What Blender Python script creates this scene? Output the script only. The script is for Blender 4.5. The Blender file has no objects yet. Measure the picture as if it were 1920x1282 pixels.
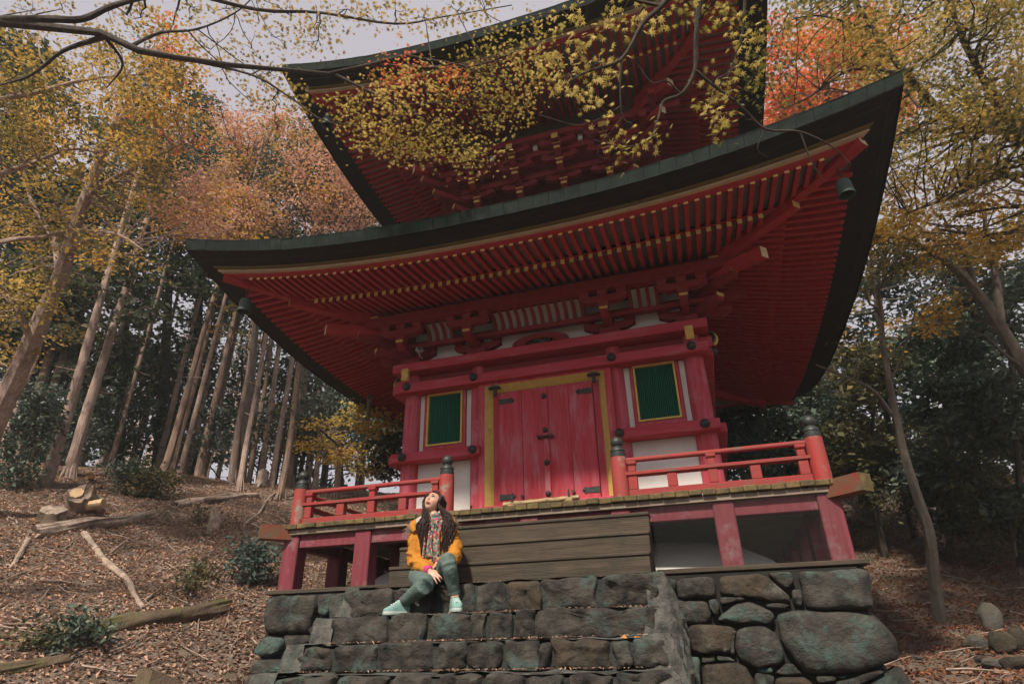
import bpy, math, random
import numpy as np
from mathutils import Vector, Matrix, noise as mnoise

# ------------------------------------------------------------------ scene, camera, light
S = 1.12                      # metres per modelling unit
scene = bpy.context.scene
col = scene.collection
rng = np.random.default_rng(7)
random.seed(7)

CAM = np.array([1.58563, -8.45, -1.248]); YAW, PITCH, ROLL, FPX = .290214, .468142, -.0218236, 1146.213
_f = np.array([-math.sin(YAW)*math.cos(PITCH), math.cos(YAW)*math.cos(PITCH), math.sin(PITCH)])
_r = np.array([math.cos(YAW), math.sin(YAW), 0.0]); _u = np.cross(_r, _f)
_r, _u = _r*math.cos(ROLL)+_u*math.sin(ROLL), -_r*math.sin(ROLL)+_u*math.cos(ROLL)
cd = bpy.data.cameras.new('camera'); cam = bpy.data.objects.new('camera', cd); col.objects.link(cam)
cam.matrix_world = Matrix(((_r[0], _u[0], -_f[0], CAM[0]*S), (_r[1], _u[1], -_f[1], CAM[1]*S), (_r[2], _u[2], -_f[2], CAM[2]*S), (0, 0, 0, 1)))
cd.sensor_width = 36.0; cd.lens = FPX/1920*36.0; cd.clip_start = .05; cd.clip_end = 2000
scene.camera = cam

SUN_EL, SUN_AZ = math.radians(48), math.radians(-4)     # azimuth measured from -y (front) towards +x
world = bpy.data.worlds.new('World'); scene.world = world; world.use_nodes = True
wn = world.node_tree.nodes; wl = world.node_tree.links; wn.clear()
sky = wn.new('ShaderNodeTexSky'); sky.sky_type = 'NISHITA'; sky.sun_disc = False
sky.sun_elevation = SUN_EL; sky.sun_rotation = math.pi-SUN_AZ; sky.dust_density = 3.0; sky.air_density = 1.0
ssc = wn.new('ShaderNodeMix'); ssc.data_type = 'RGBA'; ssc.blend_type = 'MULTIPLY'; ssc.inputs['Factor'].default_value = 1
ssc.inputs['B'].default_value = (.1, .1, .1, 1); wl.new(sky.outputs['Color'], ssc.inputs['A'])
tcw = wn.new('ShaderNodeTexCoord'); nzw = wn.new('ShaderNodeTexNoise'); nzw.inputs['Scale'].default_value = 2.2; nzw.inputs['Detail'].default_value = 4
wl.new(tcw.outputs['Generated'], nzw.inputs['Vector'])
crw = wn.new('ShaderNodeValToRGB'); crw.color_ramp.elements[0].color = (.58, .535, .57, 1); crw.color_ramp.elements[1].color = (.80, .735, .775, 1)
wl.new(nzw.outputs['Fac'], crw.inputs['Fac'])
mxw = wn.new('ShaderNodeMix'); mxw.data_type = 'RGBA'; mxw.inputs['Factor'].default_value = .8     # thin even cloud over the blue
wl.new(ssc.outputs['Result'], mxw.inputs['A']); wl.new(crw.outputs['Color'], mxw.inputs['B'])
bg = wn.new('ShaderNodeBackground'); bg.inputs['Strength'].default_value = 0.66
wo = wn.new('ShaderNodeOutputWorld'); wl.new(mxw.outputs['Result'], bg.inputs['Color']); wl.new(bg.outputs[0], wo.inputs[0])
sd = bpy.data.lights.new('sun', 'SUN'); sd.energy = 4.6; sd.angle = math.radians(4); sd.color = (1, .88, .74)
sun = bpy.data.objects.new('sun', sd); col.objects.link(sun)
sdir = Vector((math.sin(SUN_AZ)*math.cos(SUN_EL), -math.cos(SUN_AZ)*math.cos(SUN_EL), math.sin(SUN_EL)))
sun.rotation_euler = sdir.to_track_quat('Z', 'Y').to_euler(); sun.location = sdir*60
vs = scene.view_settings; vs.view_transform = 'Standard'; vs.look = 'None'; vs.exposure = 0.55; vs.gamma = 1.0
scene.display_settings.display_device = 'sRGB'
scene.cycles.use_denoising = True
scene.cycles.max_bounces = 4; scene.cycles.diffuse_bounces = 3; scene.cycles.glossy_bounces = 2; scene.cycles.transmission_bounces = 2
scene.cycles.transparent_max_bounces = 4; scene.cycles.caustics_reflective = False; scene.cycles.caustics_refractive = False

# ------------------------------------------------------------------ pixel helpers: where a thing seen at a pixel of the photo stands in space
def ray(px, py): return _f+_r*(px-960)/FPX+_u*(641-py)/FPX
def onpl(px, py, axis, val):
    d = ray(px, py); return CAM+d*((val-CAM[axis])/d[axis])
def atd(px, py, z): return CAM+ray(px, py)*z
def proj(P):
    d = np.asarray(P, float)-CAM; z = d@_f
    return 960+FPX*(d@_r)/z, 641-FPX*(d@_u)/z, z

# ------------------------------------------------------------------ materials
MATS = {}
def mat(name, c1, c2=None, scale=4.0, stretch=(1, 1, 1), rough=.75, c3=None, s3=1.5, lo3=.55, hi3=.7, bump=.0, bscale=None, spec=.3, lo=.35, hi=.65, bstretch=None, metal=0, st3=(1, 1, 1)):
    m = bpy.data.materials.new(name); m.use_nodes = True; n = m.node_tree.nodes; l = m.node_tree.links
    b = n['Principled BSDF']; b.inputs['Roughness'].default_value = rough; b.inputs['Specular IOR Level'].default_value = spec; b.inputs['Metallic'].default_value = metal
    tc = n.new('ShaderNodeTexCoord'); oi = n.new('ShaderNodeObjectInfo')
    mul = n.new('ShaderNodeVectorMath'); mul.operation = 'SCALE'; mul.inputs['Scale'].default_value = 37.0
    cmb = n.new('ShaderNodeCombineXYZ')
    for k in 'XYZ': l.new(oi.outputs['Random'], cmb.inputs[k])
    l.new(cmb.outputs[0], mul.inputs[0])
    add = n.new('ShaderNodeVectorMath'); l.new(tc.outputs['Object'], add.inputs[0]); l.new(mul.outputs[0], add.inputs[1])
    def nz(sc, st, det=5.0, ro=.6):
        mp = n.new('ShaderNodeMapping'); mp.inputs['Scale'].default_value = st; l.new(add.outputs[0], mp.inputs['Vector'])
        t = n.new('ShaderNodeTexNoise'); t.inputs['Scale'].default_value = sc; t.inputs['Detail'].default_value = det; t.inputs['Roughness'].default_value = ro
        l.new(mp.outputs[0], t.inputs['Vector']); return t.outputs['Fac']
    def ramp(src, a, c):
        r = n.new('ShaderNodeMapRange'); r.inputs['From Min'].default_value = a; r.inputs['From Max'].default_value = c; l.new(src, r.inputs['Value']); return r.outputs[0]
    def mix(fac, A, B):
        x = n.new('ShaderNodeMix'); x.data_type = 'RGBA'; l.new(fac, x.inputs['Factor'])
        for k, v in (('A', A), ('B', B)):
            if isinstance(v, tuple): x.inputs[k].default_value = (*v, 1)
            else: l.new(v, x.inputs[k])
        return x.outputs['Result']
    cc = tuple(c1)
    if c2: cc = mix(ramp(nz(scale, stretch), lo, hi), tuple(c1), tuple(c2))
    if c3: cc = mix(ramp(nz(s3, st3, 7, .7), lo3, hi3), cc, tuple(c3))
    if isinstance(cc, tuple): b.inputs['Base Color'].default_value = (*cc, 1)
    else: l.new(cc, b.inputs['Base Color'])
    if bump:
        bp = n.new('ShaderNodeBump'); bp.inputs['Strength'].default_value = bump; bp.inputs['Distance'].default_value = .03
        l.new(nz(bscale or scale*2, bstretch or stretch, 6, .7), bp.inputs['Height']); l.new(bp.outputs[0], b.inputs['Normal'])
    MATS[name] = m; return m
def leafmat(name, cols, transl=.35, rough=.6, spec=.25):
    m = bpy.data.materials.new(name); m.use_nodes = True; n = m.node_tree.nodes; l = m.node_tree.links
    b = n['Principled BSDF']; b.inputs['Roughness'].default_value = rough; b.inputs['Specular IOR Level'].default_value = spec
    g = n.new('ShaderNodeNewGeometry'); cr = n.new('ShaderNodeValToRGB'); e = cr.color_ramp.elements
    tc = n.new('ShaderNodeTexCoord'); t = n.new('ShaderNodeTexNoise'); t.inputs['Scale'].default_value = .9; t.inputs['Detail'].default_value = 2; l.new(tc.outputs['Object'], t.inputs['Vector'])
    mr = n.new('ShaderNodeMapRange'); mr.inputs['From Min'].default_value = .3; mr.inputs['From Max'].default_value = .7; l.new(t.outputs['Fac'], mr.inputs['Value'])
    mm = n.new('ShaderNodeMix'); mm.inputs['Factor'].default_value = .45; l.new(g.outputs['Random Per Island'], mm.inputs['A']); l.new(mr.outputs[0], mm.inputs['B'])
    l.new(mm.outputs[0], cr.inputs['Fac'])
    k = len(cols); e[0].position = .12; e[0].color = (*cols[0], 1); e[1].position = .88; e[1].color = (*cols[-1], 1)
    for i in range(1, k-1):
        x = e.new(.12+.76*i/(k-1)); x.color = (*cols[i], 1)
    l.new(cr.outputs[0], b.inputs['Base Color'])
    tr = n.new('ShaderNodeBsdfTranslucent'); l.new(cr.outputs[0], tr.inputs['Color'])
    mx = n.new('ShaderNodeMixShader'); mx.inputs[0].default_value = transl; l.new(b.outputs[0], mx.inputs[1]); l.new(tr.outputs[0], mx.inputs[2])
    l.new(mx.outputs[0], n['Material Output'].inputs['Surface'])
    MATS[name] = m; return m

V3 = lambda *a: tuple(a)
mat('red_wall', (.40, .030, .045), (.45, .070, .10), 3, (6, 6, .5), .7, (.44, .19, .23), 2.0, .50, .74, bump=.35, bscale=9, bstretch=(8, 8, .4), st3=(4, 4, .8))
mat('red_column', (.36, .032, .050), (.46, .100, .140), 3, (5, 5, .5), .7, (.46, .20, .24), 2.2, .54, .74, bump=.1, bscale=9, bstretch=(8, 8, .4))
mat('red_beam', (.36, .028, .044), (.42, .06, .09), 3, (.6, 5, 6), .7, (.42, .16, .19), 2.5, .54, .74, bump=.3, bscale=8, bstretch=(.5, 8, 8), st3=(.8, 4, 4))
mat('red_rail', (.27, .025, .023), (.20, .040, .038), 3, (.7, 5, 5), .7, (.10, .085, .06), 5, .56, .70, bump=.25, bscale=9, bstretch=(1, 6, 6))
mat('red_newel', (.30, .031, .027), (.25, .055, .050), 3, (5, 5, .8), .7, (.22, .19, .15), 2.6, .55, .62, bump=.2, bscale=9, bstretch=(6, 6, .6))
mat('red_rafter', (.32, .026, .034), (.38, .042, .054), 5, (2, 2, 2), .7, (.40, .13, .12), 9, .68, .8, bump=.1)
mat('red_eave_shaded', (.17, .018, .020), (.22, .026, .030), 5, (2, 2, 2), .7, bump=.1)  # red darkened, with the deep shade under the eaves put in
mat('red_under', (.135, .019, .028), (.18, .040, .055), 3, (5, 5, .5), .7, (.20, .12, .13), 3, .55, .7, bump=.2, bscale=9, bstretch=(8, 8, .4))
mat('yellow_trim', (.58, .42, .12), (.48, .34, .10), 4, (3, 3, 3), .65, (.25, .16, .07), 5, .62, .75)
mat('beam_paint', (.20, .036, .026), (.12, .070, .038), 5, (1, 1, 1), .8, (.10, .085, .05), 3, .5, .62, bump=.3, bscale=14)
mat('tip_yellow', (.74, .58, .22), (.62, .47, .17), 9, (2, 2, 2), .65, (.40, .26, .10), 11, .62, .72)
mat('cream_end', (.62, .52, .34), (.5, .42, .28), 6, (3, 3, 3), .7)
mat('cream_strip', (.46, .36, .24), (.36, .28, .19), 5, (1, 5, 5), .75)
mat('olive_strip', (.15, .11, .035), (.10, .075, .03), 5, (1, 5, 5), .75)
mat('white_plaster', (.62, .63, .60), (.54, .55, .53), 2.5, (1, 1, 1), .85, (.42, .42, .38), 2, .6, .85, bump=.05)
mat('cove_plaster_shaded', (.36, .35, .32), (.28, .27, .25), 3, (1, 1, 1), .85)  # plaster tone lowered to hold the shade below the eaves
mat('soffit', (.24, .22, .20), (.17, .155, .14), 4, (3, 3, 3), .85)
mat('green_slat', (.020, .17, .115), (.03, .22, .15), 5, (6, 6, .6), .55)
mat('dark_void', (.012, .011, .011), rough=.9)
mat('black_iron', (.018, .019, .018), (.03, .032, .03), 14, (1, 1, 1), .5, spec=.4, bump=.15, bscale=40)
mat('bronze_dark', (.015, .020, .019), (.028, .035, .032), 8, (1, 1, 1), .5, spec=.4)
mat('bronze_green', (.045, .075, .066), (.075, .11, .098), 6, (1, 1, 1), .6, (.03, .04, .036), 5, .55, .75)
mat('copper_edge', (.011, .016, .014), (.019, .027, .024), 6, (2, 6, 2), .85, (.014, .017, .015), 4, .55, .75, spec=.08)
mat('roof_dark', (.014, .012, .011), (.022, .019, .017), 6, (1, 1, 1), .85, bump=.3, bscale=30)
mat('roof_top', (.05, .062, .056), (.075, .09, .08), 3, (1, 1, 1), .6)
mat('old_wood', (.044, .034, .025), (.082, .064, .047), 3, (.5, 9, 9), .85, (.036, .036, .026), 3, .5, .75, bump=.5, bscale=5, bstretch=(.7, 22, 22))
mat('deck_wood', (.17, .118, .048), (.06, .048, .026), 9, (1, 1, 1), .85, (.06, .06, .025), 6, .45, .7, bump=.4, bscale=30)
mat('grey_wood', (.19, .155, .12), (.25, .20, .16), 3, (.5, 8, 8), .85, (.10, .09, .06), 3, .5, .75, bump=.4, bscale=5, bstretch=(.6, 18, 18))
mat('stone', (.022, .022, .020), (.072, .067, .058), 6.5, (1, 1, 1), .92, (.070, .118, .104), 3.2, .50, .64, bump=1.0, bscale=26, bstretch=(1, 1, 1.3))
mat('stone_step', (.017, .016, .015), (.070, .063, .053), 7, (1, 1, 1), .94, (.058, .090, .080), 4.0, .52, .66, bump=1.0, bscale=24, bstretch=(1, 1, 1.5))
mat('stone_brown', (.068, .052, .036), (.028, .025, .021), 6, (1, 1, 1), .9, (.085, .084, .070), 4, .57, .68, bump=1.0, bscale=26)
mat('mortar', (.036, .040, .036), (.135, .13, .118), 9, (1, 1, 1), .95, (.065, .088, .078), 4, .5, .7, bump=1.2, bscale=16)
mat('mortar_dark', (.022, .023, .021), (.048, .050, .045), 9, (1, 1, 1), .95, (.04, .055, .05), 4, .5, .7, bump=1.0, bscale=20)
mat('core', (.012, .012, .011), (.02, .019, .017), 6, (1, 1, 1), .95)
mat('bamboo', (.42, .30, .15), (.10, .065, .035), 6, (1.4, 6, 6), .5)
mat('steel_wire', (.05, .053, .05), rough=.55, metal=.3)
mat('grey_plastic', (.30, .30, .29), rough=.5)

# ------------------------------------------------------------------ building blocks
ORG = {}                         # world origin of every object, in modelling units
def _props(o, label, cat, group, kind):
    for k, v in (('label', label), ('category', cat), ('group', group), ('kind', kind)):
        if v: o[k] = v
def link(o, parent, org):
    po = ORG[parent.name] if parent is not None else np.zeros(3)
    col.objects.link(o); o.parent = parent
    o.location = Vector((np.asarray(org, float)-po)*S); ORG[o.name] = np.asarray(org, float)
def empty(name, loc=(0, 0, 0), label=None, cat=None, group=None, kind=None, parent=None):
    o = bpy.data.objects.new(name, None); o.empty_display_size = .2; link(o, parent, loc); _props(o, label, cat, group, kind); return o
def mesh_np(name, V, polys, mats, midx=None, smooth=False):
    me = bpy.data.meshes.new(name); V = np.asarray(V, np.float32)*S
    me.vertices.add(len(V)); me.vertices.foreach_set('co', V.ravel())
    polys = [np.asarray(p, np.int32) for p in polys if len(p)]
    tot = np.concatenate([np.full(len(p), p.shape[1], np.int32) for p in polys]); idx = np.concatenate([p.ravel() for p in polys])
    me.loops.add(len(idx)); me.loops.foreach_set('vertex_index', idx)
    me.polygons.add(len(tot)); me.polygons.foreach_set('loop_start', np.concatenate([[0], np.cumsum(tot)[:-1]]).astype(np.int32)); me.polygons.foreach_set('loop_total', tot)
    if midx is not None: me.polygons.foreach_set('material_index', np.asarray(midx, np.int32))
    me.polygons.foreach_set('use_smooth', np.full(len(tot), bool(smooth)))
    for m in (mats if isinstance(mats, (list, tuple)) else [mats]): me.materials.append(MATS[m])
    me.update(calc_edges=True); me.validate(); return me
class MB:
    def __init__(s): s.V = []; s.q = []; s.t = []; s.qm = []; s.tm = []; s.n = 0; s.m = 0
    def add(s, V, q=None, t=None, m=None):
        m = s.m if m is None else m
        V = np.asarray(V, float)
        if q is not None and len(q): q = np.asarray(q); s.q.append(q+s.n); s.qm.append(np.full(len(q), m) if np.isscalar(m) else np.asarray(m))
        if t is not None and len(t): t = np.asarray(t); s.t.append(t+s.n); s.tm.append(np.full(len(t), m) if np.isscalar(m) else np.asarray(m))
        s.V.append(V); s.n += len(V); return s
    def box(s, a, b, m=None, fm=None):
        (x0, y0, z0), (x1, y1, z1) = np.minimum(a, b), np.maximum(a, b)
        V = [(x0, y0, z0), (x1, y0, z0), (x1, y1, z0), (x0, y1, z0), (x0, y0, z1), (x1, y0, z1), (x1, y1, z1), (x0, y1, z1)]
        q = [(0, 3, 2, 1), (4, 5, 6, 7), (0, 1, 5, 4), (1, 2, 6, 5), (2, 3, 7, 6), (3, 0, 4, 7)]   # bottom top front right back left
        mm = [s.m if m is None else m]*6
        if fm:
            for k, v in fm.items(): mm[k] = v
        return s.add(V, q, m=np.array(mm))
    def bbox(s, a, b, bev=.008, m=None):
        # box with chamfered edges
        a, b = np.minimum(a, b), np.maximum(a, b); c = (a+b)/2; h = (b-a)/2; bev = min(bev, *(h*.45))
        V = []
        for ax in range(3):
            for sg in (-1, 1):
                o = [(ax+1) % 3, (ax+2) % 3]
                for su, sv in ((-1, -1), (1, -1), (1, 1), (-1, 1)):
                    p = np.zeros(3); p[ax] = sg*h[ax]; p[o[0]] = su*(h[o[0]]-bev); p[o[1]] = sv*(h[o[1]]-bev); V.append(p)
        V = np.array(V)
        q = []; t = []
        for ax in range(3):
            for si in range(2):
                base = (ax*2+si)*4; f = [base, base+1, base+2, base+3]; q.append(f if si else f[::-1])
        def vid(ax, sg, su, sv): return (ax*2+(sg > 0))*4+{(-1, -1): 0, (1, -1): 1, (1, 1): 2, (-1, 1): 3}[(su, sv)]
        for ax in range(3):
            u, v = (ax+1) % 3, (ax+2) % 3           # edges parallel to ax, between faces u and v
            for su in (-1, 1):
                for sv in (-1, 1):
                    def onu(sa): return vid(u, su, sv, sa)      # face u: its o = (v, ax)
                    def onv(sa): return vid(v, sv, sa, su)      # face v: its o = (ax, u)
                    f = [onu(-1), onu(1), onv(1), onv(-1)]
                    q.append(f if su*sv < 0 else f[::-1])
        for sx in (-1, 1):
            for sy in (-1, 1):
                for sz in (-1, 1):
                    f = [vid(0, sx, sy, sz), vid(1, sy, sz, sx), vid(2, sz, sx, sy)]; t.append(f if sx*sy*sz > 0 else f[::-1])
        return s.add(V+c, q, t, m)
    def tube(s, P, R, n=8, m=None, cap=True, jit=0, seed=0):
        P = np.asarray(P, float); k = len(P); R = np.broadcast_to(np.asarray(R, float), (k,))
        T = np.gradient(P, axis=0); T /= np.linalg.norm(T, axis=1)[:, None]+1e-12
        ref = np.array([0, 0, 1.]) if abs(T[0][2]) < .9 else np.array([1., 0, 0])
        A = np.cross(T, ref); A /= np.linalg.norm(A, axis=1)[:, None]+1e-12
        for i in range(1, k):
            if A[i]@A[i-1] < 0: A[i] = -A[i]
        B = np.cross(T, A); th = np.arange(n)*2*math.pi/n
        rr = R[:, None]*np.ones((k, n))
        if jit: rr = rr*(1+np.random.default_rng(seed).normal(0, jit, (k, n)))
        V = (P[:, None, :]+rr[..., None]*(np.cos(th)[None, :, None]*A[:, None, :]+np.sin(th)[None, :, None]*B[:, None, :])).reshape(-1, 3)
        i = np.arange(k-1)[:, None]*n; j = np.arange(n)[None, :]; j2 = (j+1) % n
        q = np.stack([(i+j), (i+j2), (i+n+j2), (i+n+j)], -1).reshape(-1, 4)[:, ::-1]
        t = []
        if cap:
            V = np.vstack([V, P[0], P[-1]]); a = k*n
            t = [(a, x, (x+1) % n) for x in range(n)]+[(a+1, (k-1)*n+(x+1) % n, (k-1)*n+x) for x in range(n)]
        return s.add(V, q, t, m)
    def lathe(s, prof, c, n=16, m=None):
        c = np.asarray(c, float)
        return s.tube2([(c[0], c[1], c[2]+z) for r, z in prof], [max(r, 1e-4) for r, z in prof], n, m)
    def tube2(s, P, R, n, m):
        P = np.asarray(P, float); th = np.arange(n)*2*math.pi/n; k = len(P)
        V = np.concatenate([np.stack([P[i][0]+R[i]*np.cos(th), P[i][1]+R[i]*np.sin(th), np.full(n, P[i][2])], 1) for i in range(k)])
        i = np.arange(k-1)[:, None]*n; j = np.arange(n)[None, :]; j2 = (j+1) % n
        q = np.stack([(i+j), (i+j2), (i+n+j2), (i+n+j)], -1).reshape(-1, 4)
        return s.add(V, q, m=m)
    def prism(s, poly, axis, a, b, m=None, fm_ends=None):
        # polygon (list of 2D) in the plane across `axis`, extruded a..b ; poly order (u,v)=(axis+1,axis+2)
        k = len(poly); V = []
        for w in (a, b):
            for (p, q_) in poly:
                v = [0, 0, 0]; v[axis] = w; v[(axis+1) % 3] = p; v[(axis+2) % 3] = q_; V.append(v)
        q = [(i, (i+1) % k, k+(i+1) % k, k+i) for i in range(k)]
        c0 = np.mean(V[:k], axis=0); c1 = np.mean(V[k:], axis=0); V += [c0, c1]
        t = [(2*k, (i+1) % k, i) for i in range(k)]+[(2*k+1, k+i, k+(i+1) % k) for i in range(k)]
        return s.add(V, q, t, m)
    def xf(s, M):          # transform everything so far
        M = np.asarray(M, float); s.V = [v@M[:3, :3].T+M[:3, 3] for v in s.V]; return s
    def mesh(s, name, mats, smooth=False, org=(0, 0, 0)):
        V = np.concatenate(s.V)-np.asarray(org, float)
        polys = []; mi = []
        if s.q: polys.append(np.concatenate(s.q)); mi.append(np.concatenate(s.qm))
        if s.t: polys.append(np.concatenate(s.t)); mi.append(np.concatenate(s.tm))
        return mesh_np(name, V, polys, mats, np.concatenate(mi), smooth)
    def build(s, name, mats, parent=None, smooth=False, org=None, label=None, cat=None, group=None, kind=None):
        if org is None: org = ORG[parent.name] if parent is not None else (0, 0, 0)
        o = bpy.data.objects.new(name, s.mesh(name, mats, smooth, org)); link(o, parent, org); _props(o, label, cat, group, kind)
        if smooth: autosmooth(o)
        return o
def autosmooth(o, ang=math.radians(40)):
    me = o.data
    try:
        me.set_sharp_from_angle(angle=ang)
    except Exception: pass
def inst(name, me, loc, parent=None, rotz=0, label=None, cat=None, group=None, rot=None, scale=None):
    o = bpy.data.objects.new(name, me); link(o, parent, loc)
    o.rotation_euler = rot if rot is not None else (0, 0, rotz)
    if scale is not None: o.scale = scale
    _props(o, label, cat, group, None); return o
def RZ(k):                  # rotate the front side (facing -y) to side k: 0 front, 1 right, 2 back, 3 left
    c, s_ = [(1, 0), (0, 1), (-1, 0), (0, -1)][k]
    M = np.eye(4); M[:2, :2] = [[c, -s_], [s_, c]]; return M
def smooth01(x): x = np.clip(x, 0, 1); return x*x*(3-2*x)
def vnoise(P, sc=1.0, seed=0):
    """cheap vectorised value noise in -1..1"""
    P = np.asarray(P, float)*sc+seed*17.13; i = np.floor(P).astype(np.int64); f = P-i; f = f*f*(3-2*f); out = 0
    for dx in (0, 1):
        for dy in (0, 1):
            for dz in (0, 1):
                h = (i[..., 0]+dx)*374761393+(i[..., 1]+dy)*668265263+(i[..., 2]+dz)*2147483647*3
                h = (h ^ (h >> 13))*1274126177; h = (h ^ (h >> 16)) & 0xffff
                w = (f[..., 0] if dx else 1-f[..., 0])*(f[..., 1] if dy else 1-f[..., 1])*(f[..., 2] if dz else 1-f[..., 2])
                out = out+w*(h/32767.5-1)
    return out
def fbm(P, sc=1.0, seed=0, o=3): return sum(vnoise(P, sc*2**k, seed+k)*.5**k for k in range(o))
# ------------------------------------------------------------------ the pagoda
W, B1 = 1.75, .85
pagoda = empty('pagoda', (0, 0, -.69), 'red wooden pagoda with two curved dark roofs standing on a stone base', 'pagoda')
def lift(x, y, R, dz): return dz*(np.abs(x)/R)**2.3*np.clip((np.abs(y)-(R-2.05))/2.05, 0, 1.2)
def ring_sweep(mb, sec, R, dz, closed=True, n=36, sides=(0, 1, 2, 3), m=None):
    """sweep a section [(r,z)] round the four eaves, following the upturned corners"""
    t = np.linspace(-1, 1, n+1); k = len(sec)
    for sd_ in sides:
        V = np.concatenate([np.stack([t*r, np.full(n+1, -r), z+lift(t*r, r, R, dz)], 1) for r, z in sec])@RZ(sd_)[:3, :3].T
        q = []
        for a in range(k if closed else k-1):
            b = (a+1) % k; i = np.arange(n)
            q.append(np.stack([a*(n+1)+i, b*(n+1)+i, b*(n+1)+i+1, a*(n+1)+i+1], 1))
        mb.add(V, np.concatenate(q), m=m)
    return mb
def rafter_mb(x, r0, r1, zf, R, dz, w, h, k, curl=.018, ns=4):
    t = np.linspace(0, 1, ns+1); r = r0+(r1-r0)*t; z = zf(r)+lift(x, r, R, dz)+curl*t**2-curl*.5*t
    hw = w/2; V = []
    for i in range(ns+1):
        for dx, dzz in ((-hw, 0), (hw, 0), (hw, h), (-hw, h)): V.append((x+dx, -r[i], z[i]+dzz))
    q = []; mm = []
    for i in range(ns):
        a, b = i*4, i*4+4
        for j in range(4): q.append((a+j, a+(j+1) % 4, b+(j+1) % 4, b+j)[::-1]); mm.append(0)
    q.append((3, 2, 1, 0)[::-1]); mm.append(0); e = ns*4; q.append((e, e+1, e+2, e+3)); mm.append(1)
    return MB().add(np.array(V)@RZ(k)[:3, :3].T, q, m=np.array(mm))
def diag_beam(mb, a, b, za, zb, w, h, sx, sy, m=0, endm=None, cut=0):
    """beam on a corner diagonal from distance a to b (per axis), bottom za..zb"""
    d = np.array([sx, sy])/math.sqrt(2); nrm = np.array([-d[1], d[0]]); V = []
    for t, z in ((a, za), (b, zb)):
        c = np.array([sx*t, sy*t]); o = (cut if t == b else 0)
        for s_, dz_ in ((-1, 0), (1, 0), (1, h), (-1, h)):
            p = c+nrm*s_*w/2+d*(o if dz_ else 0); V.append((p[0], p[1], z+dz_))
    q = [(0, 1, 5, 4), (1, 2, 6, 5), (2, 3, 7, 6), (3, 0, 4, 7), (3, 2, 1, 0), (4, 5, 6, 7)]
    mm = [m]*6; mm[5] = m if endm is None else endm
    return mb.add(V, q, m=np.array(mm))
def make_roof(name, R, ze, dz, sp, label):
    zo = ze-2.74
    top = ring_sweep(MB(), [(R+.002, ze), (R-.6, ze+.13), (R-1.5, ze+.52), (R-2.55, ze+1.25)], R, dz, False, 28)
    roof = top.build(name, ['roof_top'], pagoda, True, label=label)
    # copper edge: single plates along the front, strips on the other sides
    nb = int(round(2*R/.155)); xs = np.linspace(-R, R, nb+1); ra = np.random.default_rng(3)
    for i in range(nb):
        xa, xb = xs[i]+.0016, xs[i+1]-.0016; j = ra.normal(0, .0012); V = []
        if i == nb-1: xb = R
        if i == 0: xa = -R
        for yy, dzv in ((-R+j, 0.012), (-R+.018+j, -.13)):
            for x in (xa, (xa+xb)/2, xb): V.append((x*(1 if dzv > 0 else (R-.018)/R), yy, ze+dzv+lift(x, R, R, dz)))
        V += [(v[0], v[1]+.03, v[2]) for v in V]
        q = [(0, 3, 4, 1), (1, 4, 5, 2), (3, 9, 10, 4), (4, 10, 11, 5), (0, 6, 9, 3), (2, 5, 11, 8), (0, 1, 7, 6), (1, 2, 8, 7), (6, 7, 10, 9), (7, 8, 11, 10)]
        MB().add(V, q).build('edge_plate', ['copper_edge'], roof)
    ring_sweep(MB(), [(R, ze+.010), (R-.018, ze-.13), (R-.05, ze-.13), (R-.05, ze+.0)], R, dz, True, 36, (1, 2, 3)).build('edge_strip', ['copper_edge'], roof)
    ring_sweep(MB(), [(R-.045, ze-.02), (R-.022, ze-.128), (R-.13, ze-.135), (R-.14, ze-.152), (R-.26, ze-.155), (R-.26, ze-.03)], R, dz).build('eave_layer', ['roof_dark'], roof)
    for sds, low in (((0,), 0), ((1, 2, 3), 1)):
        for nm, r_a, r_b, zt_, zb_, mt_, dk in (('eave_board', .25, .30, -.10, -.172, 'olive_strip', 'roof_dark'), ('eave_lath', .29, .345, -.10, -.193, 'cream_strip', 'roof_dark'), ('eave_rail', .335, .42, -.10, -.203, 'red_rafter', 'roof_dark')):
            mb = MB(); t_ = np.linspace(-1, 1, 37); n_s = 36
            for sd_ in sds:
                sec_ = [(R-r_a, ze+zt_), (R-r_a, ze+zb_), (R-r_b, ze+zb_), (R-r_b, ze+zt_)]
                Vv = np.concatenate([np.stack([t_*r_, np.full(37, -r_), z_+lift(t_*r_, r_, R, dz)], 1) for r_, z_ in sec_])@RZ(sd_)[:3, :3].T; i_ = np.arange(36)
                for a_ in range(3):
                    mb.add(Vv if a_ == 0 else np.zeros((0, 3)), None)
                    q_ = np.stack([a_*37+i_, (a_+1)*37+i_, (a_+1)*37+i_+1, a_*37+i_+1], 1)+mb.n-len(Vv); mb.q.append(q_); mb.qm.append(np.full(36, 1 if (a_ == 1 and low) else 0))
            mb.build(nm, [mt_, dk], roof)
    ff = lambda r: ze-.238+(R-.40-r)*.20
    fb = lambda r: ze-.187+(R-.98-r)*.27
    # soffit boards above the rafters
    h = .066
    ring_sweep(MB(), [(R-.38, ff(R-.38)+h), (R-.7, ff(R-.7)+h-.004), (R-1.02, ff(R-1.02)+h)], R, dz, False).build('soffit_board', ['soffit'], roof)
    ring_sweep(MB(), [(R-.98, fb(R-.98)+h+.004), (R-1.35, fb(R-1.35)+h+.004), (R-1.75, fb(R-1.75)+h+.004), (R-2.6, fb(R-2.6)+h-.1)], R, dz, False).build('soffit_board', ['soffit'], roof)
    ring_sweep(MB(), [(R-.965, fb(R-.965)+h), (R-.965, ff(R-.965)+.01), (R-1.03, ff(R-1.03)+.01), (R-1.03, fb(R-1.03)+h)], R, dz).build('eave_beam', ['red_rafter'], roof)
    n = int((R-.62)/sp)
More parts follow.
